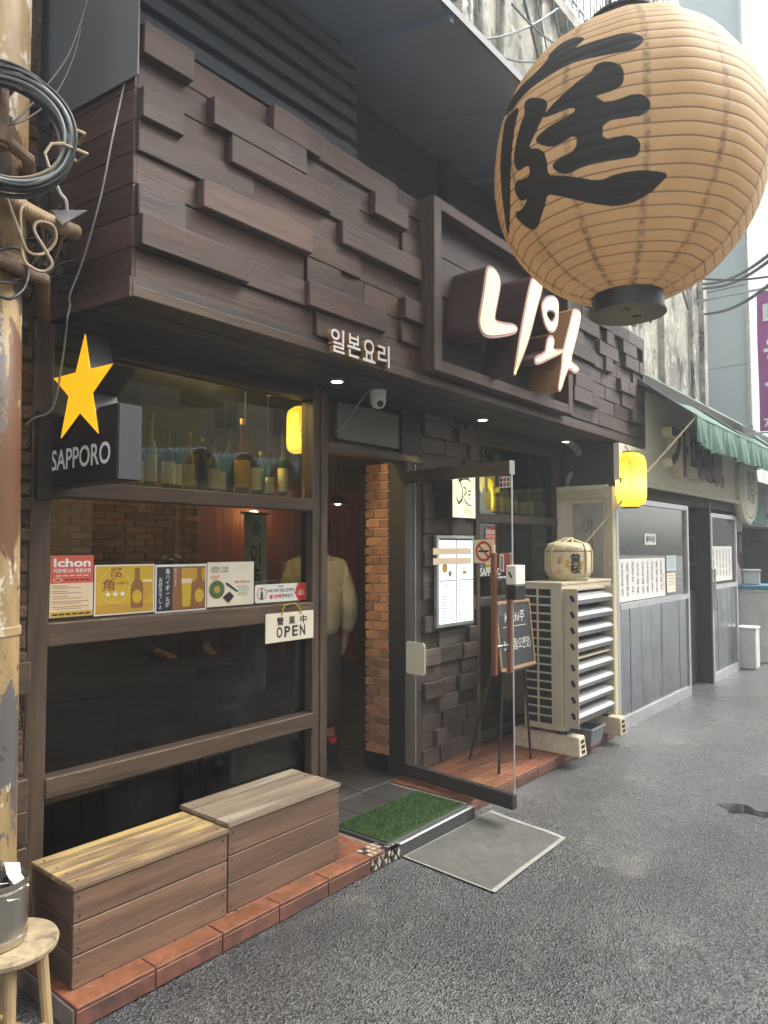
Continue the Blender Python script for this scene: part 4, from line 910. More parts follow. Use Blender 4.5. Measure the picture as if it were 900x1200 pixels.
R(t, 'yellow_print', 1.654, 1.944, 1.302, 1.517, GY-.0008); R(t, 'gold_print', 1.656, 1.942, 1.304, 1.345, GY-.0012)
disc((1.745, GY-.0012, 1.425), .075, EX, EZ, 36, ri=.0735).build('print_ring', 'peach', t, fix=False)
text('超', 'brown_print', t, (1.752, GY-.002, 1.484), w=.06, h=.055, bold=.02); text('角', 'brown_print', t, (1.714, GY-.002, 1.432), w=.06, h=.055, bold=.02)
text('ハイボール', 'ink', t, (1.785, GY-.002, 1.438), w=.06, h=.014, bold=.02); text('★★★', 'white_print', t, (1.748, GY-.002, 1.392), w=.105, h=.027)
bottle_print(t, 1.858, 1.322, .185, GY-.002)
MB().face([(1.893, GY-.002, 1.36), (1.928, GY-.002, 1.36), (1.938, GY-.002, 1.45), (1.884, GY-.002, 1.45)]).build('glass_picture', 'gold_print', t, fix=False); R(t, 'peach', 1.886, 1.936, 1.44, 1.452, GY-.0026)
t = poster('highball_poster', 'dark poster of a golden highball glass with white vertical writing on the window', 'poster', 1.955, 2.250, 1.288, 1.519, 'paper')
R(t, 'navy_print', 1.962, 2.243, 1.295, 1.508, GY-.0008); R(t, 'brown_print', 2.05, 2.243, 1.297, 1.506, GY-.0012); R(t, 'gold_print', 2.10, 2.242, 1.43, 1.500, GY-.0016)
vtext('角ハイボールが', 'white_print', t, (2.022, GY-.002, 1.407), .185, w=.024, bold=.01); vtext('お好きでしょ', 'white_print', t, (1.982, GY-.002, 1.382), .15, w=.02, bold=.01); vtext('なにより', 'white_print', t, (2.066, GY-.002, 1.455), .09, w=.014)
MB().face([(2.108, GY-.002, 1.31), (2.152, GY-.002, 1.31), (2.160, GY-.002, 1.44), (2.100, GY-.002, 1.44)]).build('glass_picture', 'yellow_print', t, fix=False); R(t, 'peach', 2.101, 2.159, 1.425, 1.448, GY-.0026)
bottle_print(t, 2.205, 1.305, .20, GY-.0024)
t = poster('dish_poster', 'white poster of a noodle bowl and chopsticks on the window', 'poster', 2.256, 2.560, 1.297, 1.526, 'cream_board')
text('가을메뉴 12,000\n우동정식 13,000', 'ink', t, (2.33, GY-.0012, 1.487), w=.115, h=.034); text('따뜻한국물\n계절메뉴', 'red_print', t, (2.30, GY-.0012, 1.446), w=.06, h=.024)
text('제철 모듬나베', 'red_print', t, (2.478, GY-.0012, 1.42), w=.10, h=.012, bold=.02)
for i in range(5): R(t, 'grey_ink', 2.445+(.01 if i % 2 else 0), 2.53-rm.uniform(0, .03), 1.395-i*.011, 1.3975-i*.011, GY-.0012)
for q, m in ((.05, 'brown_print'), (.043, 'green_print'), (.02, 'gold_print')): disc((2.315, GY-.0012-.0004*(.05-q)*100, 1.385), q, EX, EZ*.95).build('bowl_picture', m, t, fix=False)
MB().face([(2.368, GY-.003, 1.412), (2.378, GY-.003, 1.420), (2.452, GY-.003, 1.372), (2.446, GY-.003, 1.366)]).build('chopstick_picture', 'ink', t, fix=False)
MB().face([(2.35, GY-.003, 1.345), (2.395, GY-.003, 1.372), (2.425, GY-.003, 1.345), (2.39, GY-.003, 1.312)]).build('tray_picture', 'ink', t, fix=False)
def rounded(x0, x1, z0, z1, r, y):
    p = []
    for cx, cz_2, a0 in ((x1-r, z1-r, 0), (x0+r, z1-r, 90), (x0+r, z0+r, 180), (x1-r, z0+r, 270)):
        for k in range(5): a = rad(a0+k*22.5); p.append((cx+r*math.cos(a), y, cz_2+r*math.sin(a)))
    return p
t = thing('age_limit_sticker', 'rounded white age limit sticker with a red speech bubble at its end on the window', 'sticker', (2.76, GY, 1.30))
MB().prism(rounded(2.570, 2.955, 1.298, 1.398, .014, GY), (0, .0035, 0)).build('sheet', 'paper', t)
disc((2.617, GY-.0008, 1.348), .034, EX, EZ, 28, ri=.029).build('red_ring', 'red_print', t, fix=False); bottle_print(t, 2.617, 1.318, .06, GY-.0009, 'green_print', 'green_print')
text('19세 미만 청소년에게', 'ink', t, (2.755, GY-.0012, 1.362), w=.20, h=.022, bold=.01); text('술·담배', 'red_print', t, (2.715, GY-.0012, 1.33), w=.085, h=.025, bold=.03); text('판매금지', 'ink', t, (2.805, GY-.0012, 1.33), w=.085, h=.022, bold=.01)
R(t, 'grey_ink', 2.735, 2.775, 1.382, 1.388, GY-.0012)
MB().face([(2.89, GY-.001, 1.398), (2.874, GY-.001, 1.375), (2.868, GY-.001, 1.35), (2.857, GY-.001, 1.346), (2.87, GY-.001, 1.335), (2.878, GY-.001, 1.318), (2.893, GY-.001, 1.2985), (2.941, GY-.001, 1.2985), (2.953, GY-.001, 1.31), (2.954, GY-.001, 1.385), (2.943, GY-.001, 1.3975)]).build('red_bubble', 'red_print', t, fix=False)
text('위반시\n처벌대상', 'white_print', t, (2.913, GY-.0018, 1.343), w=.05, h=.03, bold=.01)
# OPEN plate hung on the middle rail by a yellow cord
oy = 2.9535
t = thing('open_plate', 'cream OPEN plate hanging by a yellow cord from the window rail', 'sign', (2.77, oy, 1.05))
BX('plate', 'cream_board', t, 2.585, 2.945, oy, oy+.006, 1.085, 1.243, bevel=.001)
for i, ch in enumerate('営業中'.replace('営', '營')): text(ch, 'ink', t, (2.688+i*.088, oy-.001, 1.198), w=.05, h=.046, bold=.025)
for i, (ch) in enumerate('OPEN'): text(ch, 'ink', t, (2.683+i*.058, oy-.001, 1.138), w=.042, h=.06, bold=.025); 
MB().tube([(2.70, oy-.003, 1.228), (2.705, oy-.004, 1.262), (2.722, oy-.002, 1.286), (2.80, oy-.002, 1.290), (2.83, oy-.003, 1.268), (2.845, oy-.003, 1.230)], .004, 6).build('cord', 'yellow_print', t)
MB().lathe([(.004, 2.944), (.004, 2.966)], (2.765, 0, 1.2885), 8, axis='Y').build('hook', 'steel', t)
# second club poster and printed star on the far window
club(4.95, 5.10, 1.44, 1.775, 'red and cream tennis club poster on the far window behind the glass door')
gp = thing('window_star_print', 'yellow star with white beer lettering printed on the far window', 'window lettering', (4.88, 3.028, 1.42))
a = onY(574, 640, 3.027); sc = .11
MB().face([(a.x+sc*(1 if k % 2 == 0 else .42)*math.sin(k*math.pi/5), 3.0275, a.z-.03+sc*(1 if k % 2 == 0 else .42)*math.cos(k*math.pi/5)) for k in range(10)]).build('star', 'yellow_print', gp, fix=False)
a = onY(575, 670, 3.027); text('SAPPORO', 'white_print', gp, (a.x, 3.027, a.z), w=.32, h=.065, bold=.015)
# security camera under the soffit
t = thing('security_camera', 'white dome security camera under the soffit above the doorway', 'camera', (3.28, 2.75, 2.42))
MB().lathe([(.05, 2.5455), (.05, 2.515), (.046, 2.51)], (3.28, 2.75, 0), 24).build('base', 'white_plastic', t)
MB().lathe([(.046, 2.511), (.048, 2.49), (.044, 2.465), (.032, 2.446), (.012, 2.437)], (3.28, 2.75, 0), 24).build('dome', 'white_plastic', t, smooth=True)
d = (CAM-Vector((3.28, 2.75, 2.47))).normalized(); d = (d+Vector((.15, -.35, -.25))).normalized(); c = Vector((3.28, 2.75, 2.476))
MB().tube([c+d*.03, c+d*.050], .019, 16).build('lens', 'black', t)
MB().tube([(3.24, 2.79, 2.545), (3.215, 2.85, 2.47), (3.22, 2.9, 2.42), (3.20, 2.96, 2.34), (3.16, 2.997, 2.30)], .0035, 6).build('lead', 'cable_grey', t)

# ================================================================== THINGS ON AND AROUND THE FRONT
# ---- bottles on the sills
def bottle(x, y, z, h, r, mat, lab, label, group, k=.52):
    t = thing('bottle', label, 'bottle', (x, y, z), group)
    MB().lathe([(r*.9, z), (r, z+.006), (r, z+h*k), (r*.8, z+h*(k+.09)), (r*.36, z+h*(k+.17)), (r*.30, z+h*.97), (r*.36, z+h*.975), (r*.36, z+h)], (x, y, 0), 18).build('bottle_body', mat, t, smooth=True)
    if lab: MB().lathe([(r+.0008, z+h*.12), (r+.0008, z+h*(k-.05))], (x, y, 0), 18, cap=False).build('paper_label', lab, t, smooth=True)
    MB().lathe([(r*.38, z+h*.93), (r*.40, z+h*1.002), (r*.1, z+h*1.004)], (x, y, 0), 12).build('cap', 'gold_print' if random.random() < .4 else 'black', t)
rbt = random.Random(9)
specs = []
for i in range(19):
    x = 1.585+i*.0715; m = ['bottle_brown', 'bottle_green', 'bottle_clear', 'bottle_amber', 'bottle_green'][(i*7) % 5]
    specs.append((x+rbt.uniform(-.008, .008), rbt.uniform(.27, .40), rbt.uniform(.026, .034), m, None if i % 6 == 4 else 'bottle_label'))
specs[14] = (2.585, .44, .042, 'bottle_brown', 'bottle_label_y'); specs[13] = (2.505, .40, .03, 'bottle_green', None); specs[15] = (2.665, .36, .03, 'bottle_green', 'bottle_label')
ORD = ['first', 'second', 'third', 'fourth', 'fifth', 'sixth', 'seventh', 'eighth', 'ninth', 'tenth', 'eleventh', 'twelfth', 'thirteenth', 'fourteenth', 'fifteenth', 'sixteenth', 'seventeenth', 'eighteenth', 'nineteenth']
for bi, (x, h, r, m, l) in enumerate(specs):
    if l == 'bottle_label_y': bottle(x, 3.16, 1.883, h, r, m, l, 'big brown sake bottle with yellow and red label on the window shelf', None)
    else: bottle(x, 3.15+rbt.uniform(-.02, .03), 1.883, h, r, m, l, '%s bottle, %s counting from the star sign, on the upper window shelf' % ({'bottle_green': 'dark green', 'bottle_brown': 'brown', 'bottle_clear': 'pale green', 'bottle_amber': 'amber'}[m], ORD[bi]), 'bottles on the window shelf')
for i in range(7):
    bottle(5.05+i*.15, 3.17, 1.868, .30+rbt.uniform(-.02, .08), .04, rbt.choice(['bottle_green', 'bottle_clear']), 'bottle_label', 'bottle, %s counting from the wooden block wall, on the far window shelf' % ORD[i], 'bottles behind the far window')
# ---- the two storage boxes
def storage_box(x0, x1, y0, y1, z0, z1, top, label):
    t = thing('storage_box', label, 'box', ((x0+x1)/2, (y0+y1)/2, z0)); zt = z1-.02; h = (zt-z0)/3
    BX('core', 'void', t, x0+.02, x1-.02, y0+.02, y1-.02, z0+.004, zt-.004)
    nails = MB()
    for i in range(3):
        a, b = z0+i*h+(.0015 if i else 0), z0+(i+1)*h-.003
        BX('board', 'box_wood', t, x0, x1, y0+random.uniform(-.001, .001), y0+.018, a, b, bevel=.0025)
        BX('board', 'box_wood', t, x0, x1, y1-.018, y1, a, b, bevel=.0025)
        BX('board', 'box_end', t, x0+.003, x0+.020, y0+.0185, y1-.0185, a, b, bevel=.002); BX('board', 'box_end', t, x1-.020, x1-.003, y0+.0185, y1-.0185, a, b, bevel=.002)
        for xx in (x0+.02, x1-.02):
            for f in (.2, .78): nails.lathe([(.0035, y0-.0022), (.0035, y0+.002)], (xx+random.uniform(-.004, .004), 0, a+h*f), 8, axis='Y')
        for f in (.25, .75): nails.lathe([(.0035, x0+.0018), (.0035, x0+.005)], (0, y0+.05, a+h*f), 8, axis='X')
    n = 4; d = (y1-y0+.012)/n
    for i in range(n):
        BX('lid_board', top, t, x0-.006, x1+.004, y0-.008+i*d+.001, y0-.008+(i+1)*d-.001, zt+random.uniform(0, .002), z1+random.uniform(-.002, .001), bevel=.003)
        for xx in (x0+.03, x1-.03): nails.lathe([(.0035, z1-.004), (.0035, z1+.0015)], (xx, y0-.008+(i+.5)*d+random.uniform(-.01, .01), 0), 8)
    struct(nails.build('nails', 'black_metal', t), 'stuff')
storage_box(1.277, 1.936, 2.44, 2.755, .0835, .432, 'box_top', 'weathered brown plank storage box with yellowed worn lid beside the stool')
storage_box(1.948, 2.622, 2.447, 2.785, .0835, .450, 'box_top_grey', 'weathered plank storage box with greyed lid next to the turf mat')
# ---- mats
t = thing('turf_mat', 'green artificial turf mat in the doorway', 'mat', (3.25, 2.55, .085))
BX('rubber_edge', 'rubber', t, 2.885, 3.635, 2.352, 2.745, .0745, .090, bevel=.004)
BX('turf_base', 'turf', t, 2.905, 3.615, 2.372, 2.725, .0895, .096)
gr = MB(); rgz = random.Random(1)
for i in range(9000):
    x, y = rgz.uniform(2.907, 3.613), rgz.uniform(2.374, 2.723); a = rgz.uniform(0, 6.28); w = .0022; hh = rgz.uniform(.006, .014)
    dx, dy = math.cos(a)*w, math.sin(a)*w; lx, ly = rgz.uniform(-.006, .006), rgz.uniform(-.006, .006)
    gr.add([(x-dx, y-dy, .0955), (x+dx, y+dy, .0955), (x+lx, y+ly, .0955+hh)], [(0, 1, 2)])
struct(gr.build('turf_pile', 'blade', t, fix=False), 'stuff')
t = thing('threshold_track', 'aluminium threshold strip along the front of the turf mat', 'threshold', (3.3, 2.36, .0))
BX('rubber_face', 'rubber', t, 2.965, 3.68, 2.336, 2.399, .001, .0685); BX('track', 'alu', t, 2.965, 3.68, 2.334, 2.352, .069, .0775, bevel=.002); BX('track', 'alu', t, 2.965, 3.68, 2.356, 2.372, .069, .0745, bevel=.002)
BX('side_strip', 'alu', t, 3.640, 3.652, 2.376, 2.75, .0735, .088)
P4 = [Vector((2.985, 2.335, 0)), Vector((2.949, 1.766, 0)), Vector((3.75, 1.79, 0)), Vector((3.838, 2.32, 0))]
def mat_pt(u, v, dz=0):
    a = P4[0].lerp(P4[3], u); b = P4[1].lerp(P4[2], u); q = a.lerp(b, v)
    return q + Vector((0, 0, .006+dz+.004*math.sin(u*5)*math.sin(v*4)**2+.006*max(0, u-.8)*5*max(0, .5-abs(v-.5))))
t = thing('rubber_mat', 'flat worn grey rubber mat with pale edges lying on the asphalt', 'mat', (3.38, 2.05, 0))
MB().sheet(24, 18, lambda u, v: mat_pt(u, v)).build('mat_sheet', 'grey_mat', t, fix=False, smooth=True)
bt = MB(); bt.sheet(24, 18, lambda u, v: mat_pt(u, v) - Vector((0, 0, mat_pt(u, v).z-.0015))); bt.build('underside', 'rubber', t, fix=False)
for a, b, c, d in ((0, 1, .955, 1), (.965, 1, 0, .955), (0, .012, 0, .955), (.012, .965, 0, .014)):
    MB().sheet(24 if b-a > .5 else 2, 18 if d-c > .5 else 2, lambda u, v: mat_pt(a+(b-a)*u, c+(d-c)*v, .0022)).build('edge_band', 'mat_edge', t, fix=False)
# ---- stool with a tin can
SC = Vector((.965, 2.215, 0))
t = thing('stool', 'old round wooden stool with scuffed top beside the storage box', 'stool', tuple(SC))
MB().lathe([(.03, .425), (.122, .425), (.132, .432), (.135, .445), (.130, .455), (.03, .457)], SC, 40).build('seat', 'stool_top', t, smooth=False, bevel=0)
legs = [Vector((math.cos(a), math.sin(a), 0)) for a in (rad(-20), rad(70), rad(160), rad(250))]
for d in legs: MB().tube([SC+d*.085+EZ*.43, SC+d*.125+EZ*.001], [.017, .014], 10).build('leg', 'stool_wood', t)
for i in range(4):
    zz_ = .19 if i % 2 else .16; a, b = legs[i], legs[(i+1) % 4]; q = .085+.04*(1-zz_/.43)
    MB().tube([SC+a*q+EZ*zz_, SC+b*q+EZ*zz_], .009, 8).build('stretcher', 'stool_wood', t)
CC = SC+Vector((-.03, .02, .4575))
t = thing('tin_can', 'open silver tin can holding crumpled papers, standing on the stool', 'can', tuple(CC))
MB().lathe([(.080, 0), (.084, .003), (.084, .17), (.0865, .173), (.0865, .180), (.081, .180), (.080, .01), (.002, .008)], CC, 36).build('can_body', 'tin', t, smooth=False)
for zz_ in (.02, .155): MB().lathe([(.0841, zz_), (.0858, zz_+.004), (.0841, zz_+.008)], CC, 36, cap=False).build('can_bead', 'tin', t)
MB().lathe([(.002, .13), (.0795, .13)], CC, 24, cap=False).build('ash_fill', 'clutter_grey', t)
for i in range(9):
    a = i*2.4; q = CC+Vector((math.cos(a)*.045*((i % 3)/2+.3), math.sin(a)*.045*((i % 3)/2+.3), .135+.006*i))
    e = Vector((math.cos(a*1.7), math.sin(a*1.7), .3)).normalized()*.028; f = Vector((-e.y, e.x, .006))*.7
    MB().add([q-e-f, q+e-f, q+e+f*1.2, q-e+f, q-e-f-EZ*.001, q+e-f-EZ*.001, q+e+f*1.2-EZ*.001, q-e+f-EZ*.001], [(0, 1, 2, 3), (7, 6, 5, 4), (0, 4, 5, 1), (1, 5, 6, 2), (2, 6, 7, 3), (3, 7, 4, 0)]).build('paper_scrap', 'paper' if i % 3 else 'ink', t)
# ---- rusty pole with its pipes and cables
t = thing('street_pole', 'thick cream pole with peeling paint and rust at the corner of the shop', 'pole', (1.06, 2.6, 0))
MB().tube([(1.068, 2.6, .002), (1.055, 2.6, .6), (1.048, 2.6, 1.2), (1.036, 2.6, 1.9), (1.024, 2.6, 2.6)], .088, 28).build('lower_pole', 'gold_metal', t, smooth=True)
MB().tube([(1.024, 2.6, 2.55), (1.020, 2.6, 3.2), (1.018, 2.6, 4.6)], [.098, .102, .102], 28).build('upper_pole', 'gold_metal', t, smooth=True)
for zz_, x in ((1.30, 1.048), (.50, 1.057)): MB().lathe([(.0885, zz_), (.0915, zz_+.004), (.0915, zz_+.03), (.0885, zz_+.034)], (x, 2.6, 0), 28).build('collar', 'gold_metal', t)
MB().lathe([(.099, 2.545), (.106, 2.55), (.106, 2.60), (.099, 2.605)], (1.024, 2.6, 0), 28).build('collar', 'rust', t)
t = thing('gas_pipe', 'rusty branching pipe fixed across the pole under the cable coil', 'pipe', (1.0, 2.5, 2.4))
MB().tube([(.90, 2.45, 2.555), (1.15, 2.5, 2.545), (1.34, 2.9, 2.52)], .022, 12).build('lower_pipe', 'rust', t)
MB().tube([(.955, 2.41, 2.90), (.955, 2.41, 3.16)], .026, 12).build('riser', 'rust', t); MB().tube([(.955, 2.41, 2.94), (1.06, 2.44, 2.92), (1.30, 2.9, 2.86)], .022, 12).build('branch', 'rust', t)
for zz_ in (2.94, 3.13): MB().lathe([(.032, zz_-.03), (.036, zz_-.025), (.036, zz_+.025), (.032, zz_+.03)], (.955, 2.41, 0), 14).build('coupling', 'rust', t)
rk = random.Random(8)
t = thing('cable_coil', 'big coil of grey green cable hung on the pole', 'cable coil', (.94, 2.32, 2.7))
cc = Vector((.945, 2.33, 2.93)); ax = Vector((.72, -.30, 0)).normalized(); az = EZ
for i in range(24):
    r = .178+rk.uniform(-.026, .02); off = Vector((-.35, -.9, 0))*rk.uniform(-.03, .03); ph = rk.uniform(0, 6)
    sq = 1+rk.uniform(-.03, .05); dz = rk.uniform(-.014, .010)
    path = [cc+off+ax*(r*math.cos(a))+az*(r*sq*math.sin(a)+dz)+Vector((0, -.012*math.sin(a*2+ph), 0)) for a in [k*2*math.pi/44 for k in range(45)]]
    MB().tube(path, rk.choice([.0048, .0055, .0055, .0065]), 7, cap=False).build('cable_loop', ('cable_tan' if i == 4 else rk.choice(['cable_grey', 'cable_grey', 'cable_black', 'cable_dull'])), t, smooth=True)
q = cc+ax*.195*math.cos(rad(-8))+az*.195*math.sin(rad(-8))
MB().tube([q+Vector((-.03, -.03, .06)), q+Vector((.02, -.035, .06)), q+Vector((.03, .02, .05)), q+Vector((-.035, .03, .03)), q+Vector((-.04, -.03, -.005)), q+Vector((.03, -.035, -.005)), q+Vector((.03, .03, -.01)), q+Vector((-.03, .02, .01))], .006, 6).build('cable_tie', 'cable_tan', t)
MB().tube([q+Vector((-.04, -.03, 0)), q+Vector((-.085, -.03, -.02)), q+Vector((-.105, -.03, -.06)), q+Vector((-.09, -.03, -.10))], .005, 6).build('loose_end', 'cable_tan', t)
MB().tube([cc+Vector((.05, .06, .19)), cc+Vector((.06, .2, .19)), cc+Vector((.0, .28, .18))], .007, 6).build('hook', 'rust', t)
def wire(name, label, pts, r, mat, sub=10, cat='cable', group=None):
    P_ = [Vector(p) for p in pts]; path = []
    for i in range(len(P_)-1):
        p0, p1, p2, p3 = P_[max(i-1, 0)], P_[i], P_[i+1], P_[min(i+2, len(P_)-1)]
        for k in range(sub):
            u = k/sub; path.append(.5*((2*p1)+(p2-p0)*u+(2*p0-5*p1+4*p2-p3)*u*u+(3*p1-p0-3*p2+p3)*u**3))
    path.append(P_[-1])
    return tag(MB().tube(path, r, 7).build(name, mat, smooth=True), label, cat, group)
# corrugated conduit from the pole into the fascia corner
a, b = onY(-30, 205, 2.40), onY(88, 272, 2.62); path, rs = [], []
for k in range(121):
    u = k/120; path.append(a.lerp(b, u)+Vector((0, 0, -.02*math.sin(u*math.pi)))); rs.append(.026+.004*math.cos(k*math.pi/2))
tag(MB().tube(path, rs, 12).build('corrugated_conduit', 'conduit', smooth=True), 'tan corrugated conduit running from the pole into the fascia corner', 'conduit')
def pxs(L): return [onY(u, v, y) for u, v, y in L]
wire('looped_cable', 'tan cable hanging in loose loops below the corrugated conduit', pxs([(8, 232, 2.42), (22, 270, 2.41), (33, 295, 2.42), (52, 297, 2.43), (65, 282, 2.42), (62, 265, 2.41), (46, 260, 2.41), (40, 270, 2.41), (55, 296, 2.40), (61, 310, 2.40), (52, 318, 2.41), (38, 314, 2.41), (27, 300, 2.42), (24, 250, 2.43), (30, 240, 2.45)]), .0055, 'cable_tan')
wire('drop_wire', 'thin pale wire hanging down in front of the fascia return', pxs([(146, 98, 2.50), (132, 160, 2.46), (118, 230, 2.50), (97, 305, 2.60), (82, 345, 2.66), (82, 358, 2.68), (79, 372, 2.68), (78, 383, 2.70)])+pxs([(77, 392, 2.74), (72, 430, 2.79), (62, 478, 2.86), (40, 490, 2.93), (30, 498, 2.96)]), .004, 'cable_grey')
wire('black_loop_cable', 'black cable making a ring around the lower pole', pxs([(-5, 345, 2.45), (12, 350, 2.43), (28, 338, 2.44), (33, 318, 2.46), (28, 298, 2.46), (15, 290, 2.46), (-5, 295, 2.46)]), .006, 'cable_black')
wire('sagging_cable', 'black cable sagging from the pole to the fascia return', pxs([(-6, 330, 2.46), (20, 331, 2.50), (50, 322, 2.60), (70, 310, 2.68), (88, 305, 2.70)]), .006, 'cable_black')
wire('overhead_wire', 'thin dark wire crossing in front of the grey side sheet', pxs([(105, -8, 2.43), (82, 60, 2.42), (55, 100, 2.41), (25, 135, 2.40), (-8, 160, 2.38)]), .0032, 'cable_black', cat='cable')
wire('overhead_wire', 'second thin wire slanting beside the coil towards the pole', pxs([(102, -8, 2.44), (88, 60, 2.43), (65, 110, 2.42), (30, 140, 2.41), (-8, 150, 2.39)]), .0032, 'cable_black', cat='cable')
wire('white_lead', 'short white lead coming out of the coil into the metal flap', pxs([(62, 205, 2.50), (70, 225, 2.52), (77, 235, 2.55), (79, 252, 2.58)]), .006, 'white_plastic')
a, b, c, d = onY(60, 246, 2.60), onY(103, 246, 2.50), onY(75, 262, 2.45), onY(58, 252, 2.50)
tag(MB().prism([a, b, c], (0, .01, -.004)).build('metal_flap', 'galv'), 'bent grey metal flap where the conduit enters the fascia', 'flashing')
rn = MB(); rq = random.Random(6)
nest = thing('cable_tangle', 'tangle of dark dusty cables in the gap behind the conduit', 'cables', (1.2, 2.8, 2.6))
for i in range(14):
    p = [onY(rq.uniform(30, 90), rq.uniform(240, 360), rq.uniform(2.7, 2.9)) for _ in range(5)]
    MB().tube([p[0].lerp(p[1], k/6) if k < 6 else p[1].lerp(p[2], (k-6)/6) for k in range(13)], .006, 6).build('cable', 'cable_black' if i % 3 else 'rust', nest)
# ---- air conditioner outdoor unit
t = thing('air_conditioner_unit', 'cream outdoor air conditioner unit with steel air deflector slats in front of the far window', 'air conditioner', (5.36, 2.5, .26))
AX0, AX1, AY0, AY1, AZ0, AZ1 = 4.91, 5.835, 2.362, 2.668, .262, 1.335
ac = MB().box(AX0+.012, AX1, AY0, AY1, AZ0, AZ1-.012).build('casing', 'cream', t)
BX('top_panel', 'cream', t, AX0-.004, AX1+.006, AY0-.006, AY1+.004, AZ1-.0115, AZ1+.008, bevel=.003)
BX('corner_panel', 'cream', t, AX0, AX0+.0115, AY0-.001, AY0+.085, AZ0, AZ1-.012, bevel=.003)
BX('corner_panel', 'cream', t, AX0, AX0+.0115, AY1-.014, AY1, AZ0, AZ1-.012)
gm = BX('coil_grille', 'void', t, AX0+.004, AX0+.0115, AY0+.0855, AY1-.0145, AZ0+.03, AZ1-.03)
for k in range(17):
    zz_ = AZ0+.03+k*(AZ1-AZ0-.073)/16; BX('grille_bar', 'cream', gm, AX0-.001, AX0+.0035, AY0+.0855, AY1-.0145, zz_, zz_+.013)
BX('grille_bar', 'cream', gm, AX0-.0025, AX0+.003, 2.545, 2.560, AZ0+.03, AZ1-.03)
BX('casing_strip', 'cream', t, AX0+.0005, AX0+.0115, AY0+.0855, AY1-.0145, AZ0, AZ0+.0295); BX('casing_strip', 'cream', t, AX0+.0005, AX0+.0115, AY0+.0855, AY1-.0145, AZ1-.0295, AZ1-.012)
BX('fan_opening', 'void', t, 4.96, 5.60, AY0-.003, AY0-.0005, AZ0+.05, AZ1-.06)
hd = BX('deflector_side', 'cream', t, 4.935, 4.943, 2.245, AY0-.0035, AZ0+.03, AZ1-.035, bevel=.002); BX('deflector_side', 'cream', t, 5.592, 5.60, 2.245, AY0-.0035, AZ0+.03, AZ1-.035, bevel=.002)
BX('deflector_frame', 'cream', t, 4.9435, 5.5915, 2.31, AY0-.0035, AZ1-.055, AZ1-.036); BX('deflector_frame', 'cream', t, 4.9435, 5.5915, 2.27, AY0-.0035, .785, .797); BX('deflector_frame', 'cream', t, 4.9435, 5.5915, 2.31, AY0-.0035, AZ0+.03, AZ0+.045)
for g in range(2):
    for k in range(4):
        zb = (.315 if g == 0 else .815)+k*.116
        pr = [(2.350, zb+.098), (2.262, zb+.078), (2.243, zb+.055), (2.262, zb+.020), (2.266, zb+.022), (2.250, zb+.055), (2.266, zb+.072), (2.350, zb+.092)]
        MB().prism([(4.9435, y, z) for y, z in pr], (.648, 0, 0)).build('slat', 'louver', t)
        MB().tube([(4.9345, 2.275, zb+.045), (4.932, 2.295, zb+.085)], .012, 10).build('slot', 'void', hd)
BX('service_panel', 'cream', t, 5.61, AX1+.002, AY0-.004, AY0-.0005, AZ0+.30, AZ1-.02, bevel=.002); BX('service_panel', 'cream', t, 5.70, AX1+.003, AY0-.006, AY0-.0045, AZ0+.04, AZ0+.28, bevel=.002)
BX('grip', 'void', t, 5.76, 5.81, AY0-.0055, AY0-.0042, .80, .83)
for x0 in (4.955, 5.735):
    f = thing('foot_block', 'tan plastic foot block under the air conditioner, %s' % ('end facing the chalkboard' if x0 < 5 else 'beside the neighbouring shop'), 'foot block', (x0+.06, 2.5, .08))
    MB().add([(x0-.005, 2.25, .0835), (x0+.125, 2.25, .0835), (x0+.125, 2.80, .0835), (x0-.005, 2.80, .0835), (x0+.012, 2.262, .225), (x0+.108, 2.262, .225), (x0+.108, 2.79, .225), (x0+.012, 2.79, .225)],
             [(0, 3, 2, 1), (4, 5, 6, 7), (0, 1, 5, 4), (1, 2, 6, 5), (2, 3, 7, 6), (3, 0, 4, 7)]).build('block', 'foot_block', f, bevel=.006)
    for i in range(2):
        for j in range(3): BX('recess', 'void', f, x0+.035+i*.032, x0+.055+i*.032, 2.2515-.004+.004*j*.9, 2.254+.004*j, .105+j*.036, .128+j*.036)
    BX('rubber_pad', 'rubber', f, x0+.01, x0+.11, 2.36, 2.44, .2255, .245); BX('rubber_pad', 'rubber', f, x0+.01, x0+.11, 2.60, 2.66, .2255, .245)
    BX('bracket', 'galv', f, x0+.03, x0+.09, 2.37, 2.43, .2455, .2615); BX('bracket', 'galv', f, x0+.03, x0+.09, 2.61, 2.65, .2455, .2615)
t = thing('drip_tub', 'small grey plastic tub standing between the foot blocks', 'tub', (5.40, 2.38, .083))
MB().add([(5.30, 2.32, .0835), (5.50, 2.32, .0835), (5.50, 2.46, .0835), (5.30, 2.46, .0835), (5.28, 2.30, .21), (5.52, 2.30, .21), (5.52, 2.48, .21), (5.28, 2.48, .21)],
         [(0, 3, 2, 1), (0, 1, 5, 4), (1, 2, 6, 5), (2, 3, 7, 6), (3, 0, 4, 7)]).build('tub_wall', 'grey_sheet', t)
MB().box(5.272, 5.528, 2.292, 2.302, .205, .218).box(5.272, 5.528, 2.478, 2.488, .205, .218).box(5.272, 5.282, 2.303, 2.477, .205, .218).box(5.518, 5.528, 2.303, 2.477, .205, .218).build('rim', 'galv', t)
